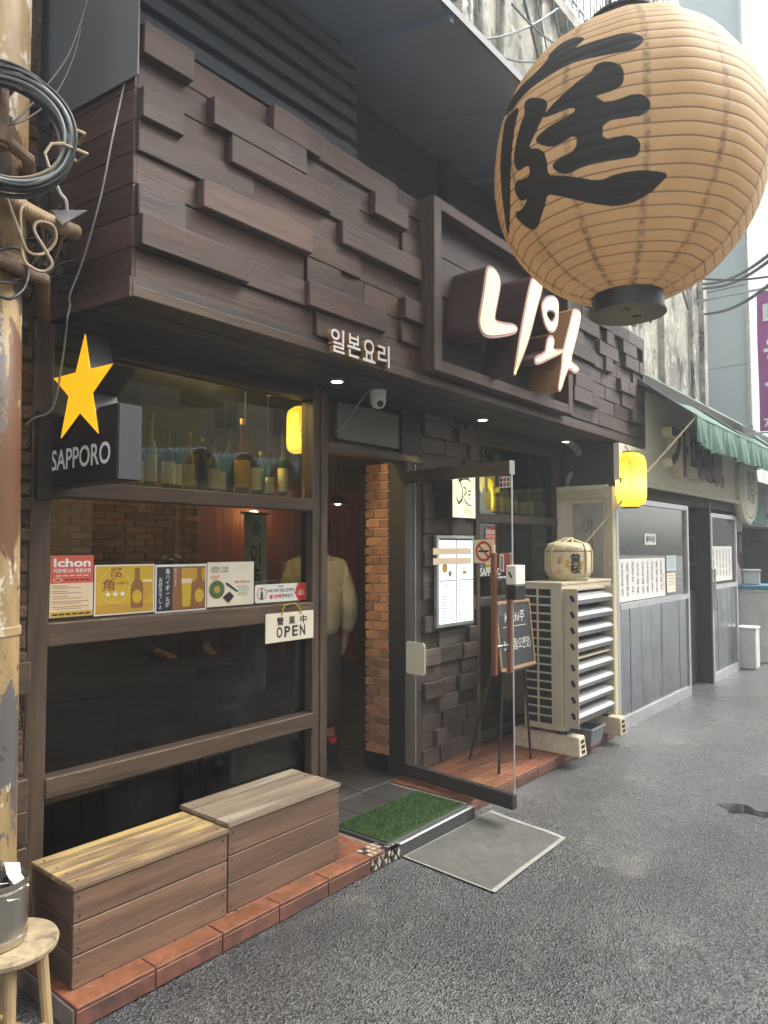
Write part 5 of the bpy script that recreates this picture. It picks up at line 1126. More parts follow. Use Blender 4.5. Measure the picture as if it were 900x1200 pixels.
# ---- sake barrel
BC = onY(666, 650, 2.50); BC = Vector((BC.x, 2.50, AZ1+.0085))
t = thing('sake_barrel', 'straw wrapped sake barrel with black brush characters, standing on the air conditioner', 'barrel', tuple(BC))
MB().lathe([(.145, 0), (.150, .006), (.152, .03), (.168, .045), (.176, .07), (.178, .15), (.176, .235), (.170, .262), (.150, .288), (.09, .300), (.01, .303)], BC, 40).build('straw_wrap', 'straw', t, smooth=True)
MB().lathe([(.1535, .012), (.158, .02), (.1535, .028)], BC, 36, cap=False).build('hoop', 'rope', t); MB().lathe([(.1765, .228), (.1795, .232), (.1765, .237)], BC, 36, cap=False).build('hoop', 'rust', t)
for k in range(12):
    a = k*math.pi/6+.2; d0 = Vector((math.cos(a), math.sin(a), 0))
    if (BC+d0).y > BC.y+.9: pass
    if k in (6, 7): continue
    MB().tube([BC+d0*.155+EZ*.03, BC+d0*.183+EZ*.08, BC+d0*.185+EZ*.16, BC+d0*.182+EZ*.235, BC+d0*.16+EZ*.283, BC+d0*.09+EZ*.305, BC+d0*.02+EZ*.312], .0075, 6).build('rope', 'rope', t)
for k in range(10):
    a = k*.63; MB().tube([BC+EZ*.30+Vector((math.cos(a)*.13, math.sin(a)*.13, -.012)), BC+EZ*.318+Vector((math.cos(a+.4)*.06, math.sin(a+.4)*.06, .0)), BC+EZ*.325+Vector((math.cos(a+1.6)*.03, math.sin(a+1.6)*.03, .008))], .009, 6).build('rope', 'rope', t)
tb = math.atan2(-BC.y, -BC.x)
def barrel_text(s, mat, off, dz, w, h, bold=0.0, vert=True):
    o = (vtext(s, mat, t, (0, 0, dz), h, w=w, bold=bold) if vert else text(s, mat, t, (0, 0, dz), w=w, h=h, bold=bold)); return wrapped(o, BC, tb+off/.178, .179)
barrel_text('黄桜', 'ink', .055, .135, .085, .155, .03); barrel_text('呈献清酒', 'brown_print', .045, .251, .13, .016, vert=False); barrel_text('特撰', 'red_print', -.075, .16, .022, .05); barrel_text('純米', 'red_print', -.06, .16, .02, .05)
for ox, oz in ((-.005, .15), (-.012, .12), (.008, .105), (.10, .12), (.108, .14), (.092, .10)):
    o = disc((ox*0, 0, 0), .016, EX, EZ, 12).build('blossom', 'gold_print', t, fix=False)
    for v in o.data.vertices: v.co.x += 0; v.co.z += oz
    wrapped(o, BC, tb+ox/.178, .178)
for ox in (-.085, -.06):
    o = disc((0, 0, .075), .013, EX, EZ, 16, ri=.010).build('seal', 'red_print', t, fix=False); wrapped(o, BC, tb+ox/.178, .179)
# ---- chalkboard easel
t = thing('chalkboard_easel', 'chalkboard with white handwriting on a thin black easel beside the air conditioner', 'chalkboard', (4.45, 2.5, .083))
TL = .10
def eb(x, z, n): return Vector((x, 2.47+(z-.7)*TL*1.0-n, z))
def ebox(x0, x1, z0, z1, n0, n1, name, mat):
    return MB().add([eb(x0, z0, n1), eb(x1, z0, n1), eb(x1, z0, n0), eb(x0, z0, n0), eb(x0, z1, n1), eb(x1, z1, n1), eb(x1, z1, n0), eb(x0, z1, n0)], [(0, 3, 2, 1), (4, 5, 6, 7), (0, 1, 5, 4), (1, 2, 6, 5), (2, 3, 7, 6), (3, 0, 4, 7)]).build(name, mat, t)
ebox(4.24, 4.69, .79, 1.215, 0, .008, 'slate', 'chalkboard')
for a in ((4.225, 4.705, .77, .79), (4.225, 4.705, 1.215, 1.235), (4.225, 4.24, .79, 1.215), (4.69, 4.705, .79, 1.215)): ebox(*a, -.003, .013, 'frame', 'easel_wood')
uzE = Vector((0, TL, 1)).normalized()
text('Kochi주', 'chalk', t, eb(4.47, 1.12, .0095), uz=uzE, w=.28, h=.075, shear=.2); ebox(4.30, 4.62, 1.055, 1.059, .008, .0095, 'chalk_line', 'chalk')
text('Soku酒(오면맛)', 'chalk', t, eb(4.475, .93, .0095), uz=uzE, w=.37, h=.09, shear=.15)
for x0, x1 in ((4.33, 4.27), (4.60, 4.72)): MB().tube([eb(x0, 1.23, -.014), eb(x0, .9, -.02), (x1, 2.52, .084)], .010, 8).build('leg', 'black_metal', t)
MB().tube([eb(4.44, 1.2, -.02), (4.44, 2.86, .084)], .010, 8).build('leg', 'black_metal', t)
ebox(4.25, 4.68, .757, .7695, -.01, .02, 'ledge', 'black_metal')
# ---- pipes and lines by the fascia's far corner
pv = lambda L: [onY(u, v, y) for u, v, y in L]
wire('insulated_pipe', 'thick grey insulated pipe bending up to the soffit behind the barrel', pv([(668, 690, 2.92), (668, 620, 2.92), (666, 570, 2.9), (672, 553, 2.85), (684, 540, 2.8)])+[Vector((5.9, 2.75, 2.545))], .035, 'clutter_grey', cat='pipe')
wire('thin_pipe', 'thin pale pipe rising beside the insulated pipe behind the barrel', pv([(675, 690, 2.90), (675, 600, 2.90), (673, 575, 2.90), (669, 560, 2.88)]), .010, 'beige_paint', cat='pipe')
wire('dangling_wire', 'dark wire looping from the lantern to the pipes behind the barrel', [Vector((6.31, 2.40, 2.52))]+pv([(712, 570, 2.60), (700, 585, 2.70), (682, 590, 2.80), (668, 596, 2.86)]), .006, 'cable_black')

# ================================================================== PEOPLE AND FURNITURE INSIDE
def skin_mesh(name, joints, edges, mat, parent, sub=2):
    me = bpy.data.meshes.new(name); keys = list(joints); ix = {k: i for i, k in enumerate(keys)}
    me.from_pydata([joints[k][0] for k in keys], [(ix[a], ix[b]) for a, b in edges], [])
    o = link(name, me, parent); md = o.modifiers.new('skin', 'SKIN'); md.use_smooth_shade = True
    for i, k in enumerate(keys):
        r = joints[k][1]; me.skin_vertices[0].data[i].radius = r if isinstance(r, tuple) else (r, r); me.skin_vertices[0].data[i].use_root = (i == 0)
    s = o.modifiers.new('sub', 'SUBSURF'); s.levels = sub; s.render_levels = sub
    me.materials.append(MT[mat]); return o
def person_standing(x, y, z0, face, label):
    """face = heading angle; figure seen from behind, arms hanging"""
    t = thing('person', label, 'person', (x, y, z0)); c, s = math.cos(face), math.sin(face)
    def W(f, l, h): return (x+f*c-l*s, y+f*s+l*c, z0+h)        # forward, left, up
    J = {'pelvis': (W(0, 0, .92), .12), 'waist': (W(.01, 0, 1.08), .11), 'chest': (W(0, 0, 1.26), .13), 'neckb': (W(-.01, 0, 1.42), .06), 'neck': (W(0, 0, 1.49), .05), 'head': (W(.02, 0, 1.56), .075), 'skull': (W(.015, 0, 1.66), .09)}
    E_ = [('pelvis', 'waist'), ('waist', 'chest'), ('chest', 'neckb'), ('neckb', 'neck'), ('neck', 'head'), ('head', 'skull')]
    for sd, l in (('l', 1), ('r', -1)):
        J.update({sd+'sh': (W(-.01, l*.17, 1.37), .055), sd+'el': (W(-.03, l*.23, 1.10), .042), sd+'wr': (W(.05, l*.235, .86), .028), sd+'palm': (W(.075, l*.235, .80), (.034, .02)),
                  sd+'hip': (W(0, l*.09, .86), .085), sd+'kn': (W(.02, l*.10, .48), .058), sd+'an': (W(0, l*.10, .09), .04), sd+'toe': (W(.14, l*.11, .035), .032)})
        E_ += [('chest', sd+'sh'), (sd+'sh', sd+'el'), (sd+'el', sd+'wr'), (sd+'wr', sd+'palm'), ('pelvis', sd+'hip'), (sd+'hip', sd+'kn'), (sd+'kn', sd+'an'), (sd+'an', sd+'toe')]
        for i in range(4):
            o_ = (i-1.5)*.017; J[sd+'f%d' % i] = (W(.085+o_, l*.232, .755+abs(o_)*.3), .0088); J[sd+'g%d' % i] = (W(.095+o_, l*.222, .715+abs(o_)*.5), .008); E_ += [(sd+'palm', sd+'f%d' % i), (sd+'f%d' % i, sd+'g%d' % i)]
        J[sd+'t'] = (W(.115, l*.222, .785), .0095); J[sd+'t2'] = (W(.125, l*.215, .75), .008); E_ += [(sd+'wr', sd+'t'), (sd+'t', sd+'t2')]
    skin_mesh('body', J, E_, 'skin', t)
    hd = MB(); R_ = []
    for zz_, r in ((1.52, .055), (1.56, .085), (1.62, .10), (1.68, .102), (1.73, .085), (1.765, .045), (1.775, .01)): q = W(-.008, 0, 0); R_.append((q[0], q[1], z0+zz_, r, r*.98))
    hd.loft(R_, 22).build('hair', 'hair', t, smooth=True)
    K = {'p': (W(0, 0, .84), (.20, .165)), 'w': (W(0, 0, 1.02), (.195, .16)), 'c': (W(-.005, 0, 1.25), (.185, .15)), 'n': (W(-.02, 0, 1.43), (.10, .09)), 'h': (W(-.055, 0, 1.47), (.11, .075))}
    F_ = [('p', 'w'), ('w', 'c'), ('c', 'n'), ('n', 'h')]
    for sd, l in (('l', 1), ('r', -1)):
        K.update({sd+'s': (W(-.01, l*.18, 1.36), .088), sd+'e': (W(-.03, l*.245, 1.09), .073), sd+'q': (W(.04, l*.245, .885), .05)}); F_ += [('c', sd+'s'), (sd+'s', sd+'e'), (sd+'e', sd+'q')]
    skin_mesh('jacket', K, F_, 'khaki', t)
    q = W(0, 0, 0)
    MB().loft([(q[0], q[1], z0+.90, .165, .15), (q[0], q[1], z0+.70, .185, .17), (q[0], q[1], z0+.45, .20, .18), (q[0], q[1], z0+.27, .205, .185), (q[0], q[1], z0+.265, .19, .17)], 28).build('skirt', 'dark_cloth', t, smooth=True)
    for l in (1, -1):
        p0, p1 = W(-.06, l*.105, .0), W(.17, l*.115, 0)
        MB().add([*[W(f, l*.105+k*w_, h_) for f, w_, h_ in ((-.07, .035, .004), (.06, .045, .004), (.17, .035, .004), (.17, .03, .03), (.06, .042, .075), (.0, .045, .16), (-.07, .04, .16)) for k in (-1, 1)]],
                 [(0, 2, 3, 1), (2, 4, 5, 3), (4, 6, 7, 5), (6, 8, 9, 7), (8, 10, 11, 9), (10, 12, 13, 11), (12, 0, 1, 13), (0, 12, 10, 8, 2), (2, 8, 6, 4), (1, 3, 9, 11, 13), (3, 5, 7, 9)]).build('shoe', 'black_metal', t)
        MB().lathe([(.047, .13), (.049, .15), (.047, .17)], Vector(W(-.03, l*.105, 0)), 16).build('sock_band', 'red_print', t)
    return t
person_standing(3.70, 3.68, .084, rad(62), 'person in a khaki hooded jacket and long dark skirt standing inside the doorway')
def person_seated(x, y, z0, face, label):
    t = thing('person', label, 'person', (x, y, z0)); c, s = math.cos(face), math.sin(face)
    def W(f, l, h): return (x+f*c-l*s, y+f*s+l*c, z0+h)
    J = {'pelvis': (W(0, 0, .56), .13), 'waist': (W(.02, 0, .76), .115), 'chest': (W(.02, 0, .98), .13), 'nb': (W(.02, 0, 1.13), .06), 'neck': (W(.03, 0, 1.20), .05), 'jaw': (W(.055, 0, 1.27), .066), 'skull': (W(.045, 0, 1.36), .09)}
    E_ = [('pelvis', 'waist'), ('waist', 'chest'), ('chest', 'nb'), ('nb', 'neck'), ('neck', 'jaw'), ('jaw', 'skull')]
    for sd, l in (('l', 1), ('r', -1)):
        J.update({sd+'sh': (W(.02, l*.17, 1.08), .06), sd+'el': (W(.06, l*.23, .84), .045), sd+'wr': (W(.27, l*.17, .80), .03), sd+'pm': (W(.33, l*.15, .80), (.035, .02)), sd+'hip': (W(.04, l*.1, .53), .09), sd+'kn': (W(.44, l*.11, .52), .065), sd+'an': (W(.46, l*.11, .09), .042), sd+'to': (W(.60, l*.12, .035), .034)})
        E_ += [('chest', sd+'sh'), (sd+'sh', sd+'el'), (sd+'el', sd+'wr'), (sd+'wr', sd+'pm'), ('pelvis', sd+'hip'), (sd+'hip', sd+'kn'), (sd+'kn', sd+'an'), (sd+'an', sd+'to')]
        for i in range(4): J[sd+'f%d' % i] = (W(.385+.008*(1-abs(i-1.5)), l*(.175-i*.017), .796), .0088); J[sd+'g%d' % i] = (W(.42+.01*(1-abs(i-1.5)), l*(.17-i*.015), .785), .008); E_ += [(sd+'pm', sd+'f%d' % i), (sd+'f%d' % i, sd+'g%d' % i)]
        J[sd+'t'] = (W(.32, l*.115, .80), .0095); E_ += [(sd+'wr', sd+'t')]
    b_ = skin_mesh('body', J, E_, 'skin', t)
    q = W(.155, 0, 1.315); MB().lathe([(.004, -.03), (.014, -.022), (.010, .0), (.004, .03)], q, 10).build('nose', 'skin', t, smooth=True)
    for l in (1, -1): MB().lathe([(.002, -.008), (.011, 0), (.002, .008)], W(.132, l*.034, 1.345), 10).build('eye', 'ink', t, smooth=True)
    MB().obox(Vector(W(.138, -.024, 1.272)), Vector(W(0, .048, 0))-Vector(W(0, 0, 0)), (.003, .003, 0), (0, 0, .010)).build('mouth', 'red_print', t)
    h0 = W(.005, 0, 0); MB().loft([(h0[0], h0[1], z0+1.14, .10, .10), (h0[0], h0[1], z0+1.22, .118, .115), (h0[0], h0[1], z0+1.34, .118, .115), (h0[0], h0[1], z0+1.42, .108, .105), (h0[0], h0[1], z0+1.47, .07, .07), (h0[0], h0[1], z0+1.485, .02, .02)], 24).build('hair', 'hair', t, smooth=True)
    for l in (1, -1): q = W(.075, l*.088, 0); MB().loft([(q[0], q[1], z0+1.17, .03, .03), (q[0], q[1], z0+1.25, .038, .038), (q[0], q[1], z0+1.36, .04, .04), (q[0], q[1], z0+1.43, .03, .03)], 14).build('hair_lock', 'hair', t, smooth=True)
    q = W(.10, 0, 0); MB().loft([(q[0], q[1], z0+1.385, .065, .065), (q[0], q[1], z0+1.42, .07, .07), (q[0], q[1], z0+1.455, .045, .045)], 16).build('fringe', 'hair', t, smooth=True)
    K = {'p': (W(0, 0, .55), (.17, .16)), 'w': (W(.02, 0, .76), (.155, .14)), 'c': (W(.02, 0, 1.0), (.16, .145)), 'n': (W(.02, 0, 1.12), (.085, .085))}; F_ = [('p', 'w'), ('w', 'c'), ('c', 'n')]
    for sd, l in (('l', 1), ('r', -1)): K.update({sd+'s': (W(.02, l*.175, 1.07), .075), sd+'e': (W(.06, l*.235, .84), .06), sd+'q': (W(.24, l*.18, .80), .042)}); F_ += [('c', sd+'s'), (sd+'s', sd+'e'), (sd+'e', sd+'q')]
    skin_mesh('sweater', K, F_, 'wine_cloth', t)
    K = {'p': (W(0, 0, .52), .13)}; F_ = []
    for sd, l in (('l', 1), ('r', -1)): K.update({sd+'h': (W(.06, l*.1, .525), .105), sd+'k': (W(.44, l*.11, .52), .085), sd+'a': (W(.46, l*.11, .14), .06)}); F_ += [('p', sd+'h'), (sd+'h', sd+'k'), (sd+'k', sd+'a')]
    skin_mesh('trousers', K, F_, 'dark_cloth', t)
    for l in (1, -1):
        rr2 = [(W(f, l*.115, .003)[0], W(f, l*.115, .003)[1], z0+h_, r_, r_) for f, h_, r_ in ((.53, .002, .05), (.53, .05, .052), (.50, .09, .05), (.47, .14, .05))]
        MB().loft(rr2, 14).build('shoe', 'black_metal', t, smooth=True); q = W(.585, l*.118, 0); MB().loft([(q[0], q[1], z0+.002, .055, .055), (q[0], q[1], z0+.05, .055, .055), (q[0], q[1], z0+.072, .03, .03)], 14).build('shoe_toe', 'black_metal', t, smooth=True)
    return t
person_seated(3.06, 4.55, .071, rad(-100), 'seated person with dark bobbed hair inside, behind the posters on the window')
def chair(x, y, rz, label, group):
    t = thing('dining_chair', label, 'chair', (x, y, .072), group); c, s = math.cos(rz), math.sin(rz)
    def W(a, b, h): return Vector((x+a*c-b*s, y+a*s+b*c, .072+h))
    p = [W(.21*math.cos(k*math.pi/9), .20*math.sin(k*math.pi/9), 0) for k in range(18)]
    MB().prism([q+EZ*.45 for q in p], (0, 0, -.03)).build('seat', 'dark_wood', t)
    for a in (40, 140, 220, 320): d = Vector((math.cos(rad(a)), math.sin(rad(a)), 0)); q0 = W(.17*d.x, .16*d.y, .42); q1 = W(.20*d.x, .19*d.y, .002); MB().tube([q0, q1], .015, 8).build('leg', 'dark_wood', t)
    for k, (h0, h1, r) in enumerate(((.50, .55, .215), (.60, .65, .225), (.70, .79, .235))):
        arc = [W(r*math.cos(rad(a)), r*math.sin(rad(a)), h0+(h1-h0)/2) for a in range(20, 161, 10)]
        mb = MB(); n = len(arc); vs = []
        for i, q in enumerate(arc):
            nn = (q-W(0, 0, h0+(h1-h0)/2)).normalized()*.008; e = (h1-h0)/2
            vs += [q-nn-EZ*e, q+nn-EZ*e, q+nn+EZ*e, q-nn+EZ*e]
        mb.add(vs, [f for i in range(n-1) for f in ((4*i, 4*i+4, 4*i+5, 4*i+1), (4*i+1, 4*i+5, 4*i+6, 4*i+2), (4*i+2, 4*i+6, 4*i+7, 4*i+3), (4*i+3, 4*i+7, 4*i+4, 4*i))]+[(0, 1, 2, 3), (4*n-1, 4*n-2, 4*n-3, 4*n-4)]).build('back_slat', 'frame_wood', t)
    for a in (22, 158): MB().tube([W(.20*math.cos(rad(a)), .19*math.sin(rad(a)), .43), W(.232*math.cos(rad(a)), .232*math.sin(rad(a)), .78)], .013, 8).build('back_post', 'dark_wood', t)
    return t
for x, y, r in ((1.85, 3.62, rad(180)), (2.45, 3.62, rad(175)), (2.9, 3.9, rad(200))): chair(x, y, r, 'dark wooden chair with curved back slats behind the big window', 'chairs behind the window')
t = thing('dining_table', 'dark wooden dining table inside behind the big window', 'table', (2.3, 4.15, .072))
BX('table_top', 'dark_wood', t, 1.7, 3.3, 3.88, 4.42, .775, .81, bevel=.004)
for x in (1.78, 3.22):
    for y in (3.95, 4.35): BX('leg', 'dark_wood', t, x-.025, x+.025, y-.025, y+.025, .0725, .7745)
# narrow cloth banner hung inside behind the glass
t = thing('cloth_banner', 'narrow grey cloth banner with black vertical writing hung behind the window', 'banner', (2.58, 3.2, .9))
x0, x1 = onY(286, 640, 3.30).x, onY(313, 640, 3.30).x
BX('cloth', 'clutter_grey', t, x0, x1, 3.30, 3.304, .75, 1.80); vtext('이촌동', 'ink', t, ((x0+x1)/2, 3.2985, 1.42), .42, w=.09, bold=.02)
disc(((x0+x1)/2, 3.2985, 1.72), .045, EX*.8, EZ).build('emblem', 'ink', t, fix=False); MB().tube([(x0-.02, 3.302, 1.805), (x1+.02, 3.302, 1.805)], .008, 8).build('rod', 'black_metal', t)
for q in (x0, x1): MB().tube([(q, 3.302, 1.805), (q, 3.302, 2.60)], .0015, 5).build('string', 'cable_black', t)

# ================================================================== NEIGHBOURING SHOP
nb = thing('neighbour_shop', 'neighbouring eatery with steel panelled front, paper menus and beige fascia sign', 'shop', (8.2, 2.45, 0))
NY = 2.45
# side wall facing the air conditioner, with a faded upright notice
BX('side_wall', 'beige_sign', nb, 6.12, 6.17, NY+.05, 2.975, .0, 2.16)
BX('side_post', 'beige_paint', nb, 6.10, 6.175, NY-.01, NY+.0495, .0, 2.14); BX('side_beam', 'beige_paint', nb, 6.085, 6.119, NY+.05, 2.96, 2.04, 2.12)
BX('faded_notice', 'clutter_grey', nb, 6.108, 6.1195, NY+.08, NY+.36, .9, 2.0); text('아\n배\n식\n당', 'grey_ink', nb, (6.1065, NY+.22, 1.5), ux=(0, -1, 0), w=.10, h=.75)
def front_bay(x0, x1, z1, zt, n, name='front_bay'):
    f = MB().box(x0, x0+.05, NY-.012, NY+.05, .0, zt).box(x1-.05, x1, NY-.012, NY+.05, .0, zt).box(x0+.05, x1-.05, NY-.012, NY+.05, zt-.05, zt).box(x0+.05, x1-.05, NY-.02, NY+.05, z1, z1+.05).box(x0+.05, x1-.05, NY-.012, NY+.05, .0, .10).build(name, 'alu', nb)
    w = (x1-x0-.1)/n
    for i in range(n): BX('steel_panel', 'steel', f, x0+.05+i*w+.003, x0+.05+(i+1)*w-.003, NY+.004+random.uniform(0, .004), NY+.02, .1005, z1-.0005, bevel=.003)
    BX('panel_backing', 'void', f, x0+.05, x1-.05, NY+.021, NY+.04, .1005, z1-.0005)
    BX('pane', 'glass', f, x0+.0502, x1-.0502, NY+.015, NY+.021, z1+.0502, zt-.0502)
    return f
front_bay(6.18, 8.24, 1.05, 2.06, 7); front_bay(9.12, 10.30, 1.10, 2.02, 5)
BX('door_recess', 'interior_dark', nb, 8.30, 9.06, 2.95, 3.0, .0, 2.2); BX('recess_side', 'dark_metal', nb, 8.245, 8.29, NY+.051, 2.949, .0, 2.2)
rsd = BX('recess_side', 'dark_metal', nb, 9.07, 9.115, NY-.01, 2.949, .0, 2.2)
BX('door_panel', 'dark_metal', nb, 8.62, 9.05, 2.60, 2.64, .02, 2.1)
for i in range(3): BX('door_glass', 'glass_dark', nb, 8.66, 9.01, 2.592, 2.599, 1.1+i*.32, 1.38+i*.32)
BX('room_back', 'interior_dark', nb, 6.18, 10.4, 4.2, 4.3, .0, 2.6); BX('room_side', 'interior_dark', nb, 10.305, 10.4, NY+.06, 4.19, .0, 2.6); BX('room_ceiling', 'interior_dark', nb, 6.18, 10.4, 2.976, 4.19, 2.3, 2.36)
BX('shelf', 'clutter_grey', nb, 6.3, 8.15, 3.1, 3.3, 1.62, 1.65); BX('counter', 'clutter_brown', nb, 6.3, 8.1, 2.62, 2.95, .95, 1.0)
for i in range(3): BX('tabletop', 'clutter_brown', nb, 6.5+i*.6, 6.9+i*.6, 3.3, 3.8, .7, .74)
# fascia sign
BX('sign_panel', 'beige_sign', nb, 6.855, 10.16, NY-.05, NY-.001, 2.20, 3.11); BX('sign_panel', 'beige_sign', nb, 6.17, 6.853, NY-.05, NY-.001, 2.20, 2.53); BX('sign_sill', 'beige_paint', nb, 6.17, 10.6, NY-.10, NY-.0505, 2.17, 2.215); BX('sign_header', 'interior_dark', nb, 6.86, 11.6, NY, 2.94, 2.07, 3.3); BX('sign_header', 'interior_dark', nb, 6.18, 6.858, NY, 2.94, 2.07, 2.53)
BX('meter_box', 'clutter_grey', nb, 8.32, 8.52, 2.90, 2.949, 1.35, 1.65, bevel=.01); MB().tube([(8.42, 2.92, 1.65), (8.42, 2.92, 2.15)], .02, 8).build('meter_pipe', 'beige_paint', nb)
MB().tube([(9.17, NY-.03, .85), (9.17, NY-.03, 1.35)], .012, 8).build('pull_handle', 'galv', nb)
sy = NY-.051
def sx_(u, v=560): q = onY(u, v, sy); return q.x
for ch, u0, u1, z0, z1 in (('가', 775, 796, 2.33, 2.86), ('매', 798, 813, 2.33, 2.86), ('홍', 812, 826, 2.33, 2.84)):
    xa, xb = sx_(u0), sx_(u1)
    o = text(ch, 'beige_sign', nb, ((xa+xb)/2, sy, (z0+z1)/2), w=xb-xa, h=z1-z0, depth=.10, bold=.05, name='raised_letter')
    text(ch, 'ink', o, ((xa+xb)/2, sy-.1015, (z0+z1)/2), w=xb-xa, h=z1-z0, bold=.05); bpy.data.objects[o.name]
xa = sx_(832); MB().prism([(xa+.20*math.cos(k*math.pi/12), sy-.09, 2.60+.24*math.sin(k*math.pi/12)) for k in range(24)], (0, .0895, 0)).build('red_disc', pm('faded_red_disc', (.20, .09, .08), .6), nb)
xa = sx_(843); text('풍미방', 'ink', nb, (xa, sy-.002, 2.42), w=.42, h=.17, bold=.03)
# paper menus on the glass
def paper_menu(name, label, x0, x1, z0, z1, cols, seed):
    t = thing(name, label, 'menu', ((x0+x1)/2, NY, z0)); BX('sheet', 'paper', t, x0, x1, NY+.010, NY+.0135, z0, z1); rq_ = random.Random(seed)
    w = (x1-x0)/(cols+.5)
    words = ['순두부찌개', '된장찌개', '제육볶음', '김치찌개', '비빔밥', '동태찌개', '오징어볶음', '칼국수', '청국장', '갈비탕']
    for i in range(cols):
        vtext(words[(i*3+seed) % 10][:4], 'ink', t, (x0+w*(i+.6), NY+.0092, z0+(z1-z0)*.52), (z1-z0)*.80, w=w*.42, bold=.012)
    vtext('식사메뉴', 'red_print', t, (x1-w*.35, NY+.0092, z0+(z1-z0)*.35), (z1-z0)*.45, w=w*.22, bold=.02)
paper_menu('paper_menu', 'wide white paper menu of vertical handwriting on the eatery window nearest the barrel', 6.27, 7.50, 1.115, 1.50, 9, 1)
paper_menu('paper_menu', 'narrow white paper menu on the glass beyond the eatery doorway', 9.19, 10.12, 1.19, 1.62, 6, 4)
for nm, lb, x0, x1, z0, z1, m in (('window_notice', 'small white notice with dark print high on the eatery window', 6.94, 7.25, 1.63, 1.74, 'paper'), ('window_notice', 'pale certificate taped to the eatery window beside the wide menu', 7.56, 7.86, 1.36, 1.52, 'pale_blue'), ('window_notice', 'cream card taped below the certificate on the eatery window', 7.56, 7.83, 1.14, 1.34, 'cream_board')):
    t = thing(nm, lb, 'notice', ((x0+x1)/2, NY, z0)); BX('sheet', m, t, x0, x1, NY+.010, NY+.0135, z0, z1)
    if m == 'paper': text('풍미식당', 'ink', t, ((x0+x1)/2, NY+.0092, (z0+z1)/2), w=(x1-x0)*.8, h=(z1-z0)*.6, bold=.04)
    else:
        for k in range(4): R(t, 'grey_ink', x0+.04, x1-.05, z1-.03-k*.03, z1-.024-k*.03, NY+.0092)
# oval sign of the next shop
ov = thing('oval_sign', 'round pale hanging sign beside the beige eatery sign', 'sign', (10.7, 2.36, 2.1))
oc = onY(868, 582, 2.36); oc = Vector((10.62, 2.36, 2.42))
MB().lathe([(.02, 2.33), (.47, 2.33), (.50, 2.345), (.50, 2.40), (.47, 2.4495)], (oc.x, 0, oc.z), 40, axis='Y').build('sign_disc', 'beige_sign', ov)
disc((oc.x, 2.3285, oc.z), .43, EX, EZ, 40, ri=.41).build('ring_line', 'grey_ink', ov, fix=False); text('명가\n식당', 'grey_ink', ov, (oc.x+.05, 2.3285, oc.z), w=.42, h=.45, bold=.03)
# ---- green awning
aw = thing('green_awning', 'faded green canvas awning with a ragged scalloped valance over the eatery', 'awning', (9.0, 2.9, 3.3))
AY, AZF, AZB, A0, A1 = 1.90, 2.80, 3.76, 6.70, 13.5
def aw_pt(u, v): x = A0+(A1-A0)*u; y = AY+(3.08-AY)*v; sag = .05*math.sin(v*math.pi)*(1+.3*math.sin(u*40)); return Vector((x, y, AZF+(AZB-AZF)*v-sag-.03*math.sin(u*13)**2*(1-v)))
MB().sheet(90, 10, lambda u, v: aw_pt(u, v)).build('canvas', 'green_canvas', aw, fix=False, smooth=True)
MB().sheet(60, 8, lambda u, v: aw_pt(u, v)-Vector((0, 0, .012))).build('shaded_underside', 'canvas_under', aw, fix=False, smooth=True)
rw = random.Random(12); ph = [rw.uniform(.8, 1.2) for _ in range(200)]
def val(u, v):
    p = aw_pt(u, 0); k = u*34; sc = abs(math.sin(k*math.pi)); dr = (.25+.025*sc)*(.5+.5*ph[int(k) % 200])
    return p+Vector((0, -.010-.026*math.sin(u*300+2*math.sin(u*37))*v-.03*math.sin(u*83)*v, -dr*v))
MB().sheet(420, 6, val).build('valance', 'green_canvas', aw, fix=False, smooth=True)
MB().tube([(A0, AY, AZF-.02), (A1, AY, AZF-.02)], .016, 8).build('front_bar', 'green_canvas', aw)
for x in (A0+.02, 9.0, 11.5): MB().tube([(x, AY, AZF-.02), (x, 3.09, AZB-.03)], .014, 8).build('rafter', 'canvas_under', aw)
pe = onY(686, 636, 2.62); MB().tube([(A0+.02, AY, AZF-.02), pe], .009, 8).build('strut', 'beige_paint', aw)
# ================================================================== FURTHER DOWN THE LANE
oc_ = thing('open_store', 'dim open-fronted store crammed with goods beyond the eatery', 'shop', (12.5, 3.0, 0))
BX('back_wall', 'interior_dark', oc_, 10.45, 17, 3.6, 3.7, 0, 3.6); BX('side_wall', 'clutter_grey', oc_, 16.9, 17.0, 2.2, 3.59, 0, 3.6); BX('top_board', 'clutter_grey', oc_, 10.65, 16.9, 2.5, 3.0, 2.15, 2.6); BX('ceiling', 'interior_dark', oc_, 10.45, 17, 3.01, 3.59, 2.7, 2.75)
BX('green_box_sign', 'green_canvas', oc_, 11.3, 12.1, 2.44, 2.499, 1.95, 2.3)
rs_ = random.Random(21)
def crate(name, label, x, y, z, sx, sy_, sz, mat, rot=0, cat='box'):
    t = thing(name, label, cat, (x, y, z)); c, s = math.cos(rot), math.sin(rot)
    ux, uy = Vector((c, s, 0)), Vector((-s, c, 0)); o = Vector((x, y, z))-ux*sx/2-uy*sy_/2
    MB().obox(o, ux*sx, uy*sy_, (0, 0, sz)).build('body', mat, t, bevel=.012); MB().obox(o-ux*.012-uy*.012+EZ*(sz+.001), ux*(sx+.024), uy*(sy_+.024), (0, 0, .03)).build('lid', mat, t, bevel=.006)
crate('storage_bin', 'pale waste bin with blue tray on top outside the store', 11.35, 2.50, .002, .55, .5, .98, 'clutter_white', .1, 'bin')
crate('plastic_tray', 'blue plastic tray lying on the pale bin', 11.35, 2.50, 1.016, .60, .5, .03, 'clutter_blue', .25, 'tray')
crate('foam_box', 'white foam box leaning at the foot of the eatery front', 10.55, 2.38, .002, .28, .22, .52, 'clutter_white', .05)
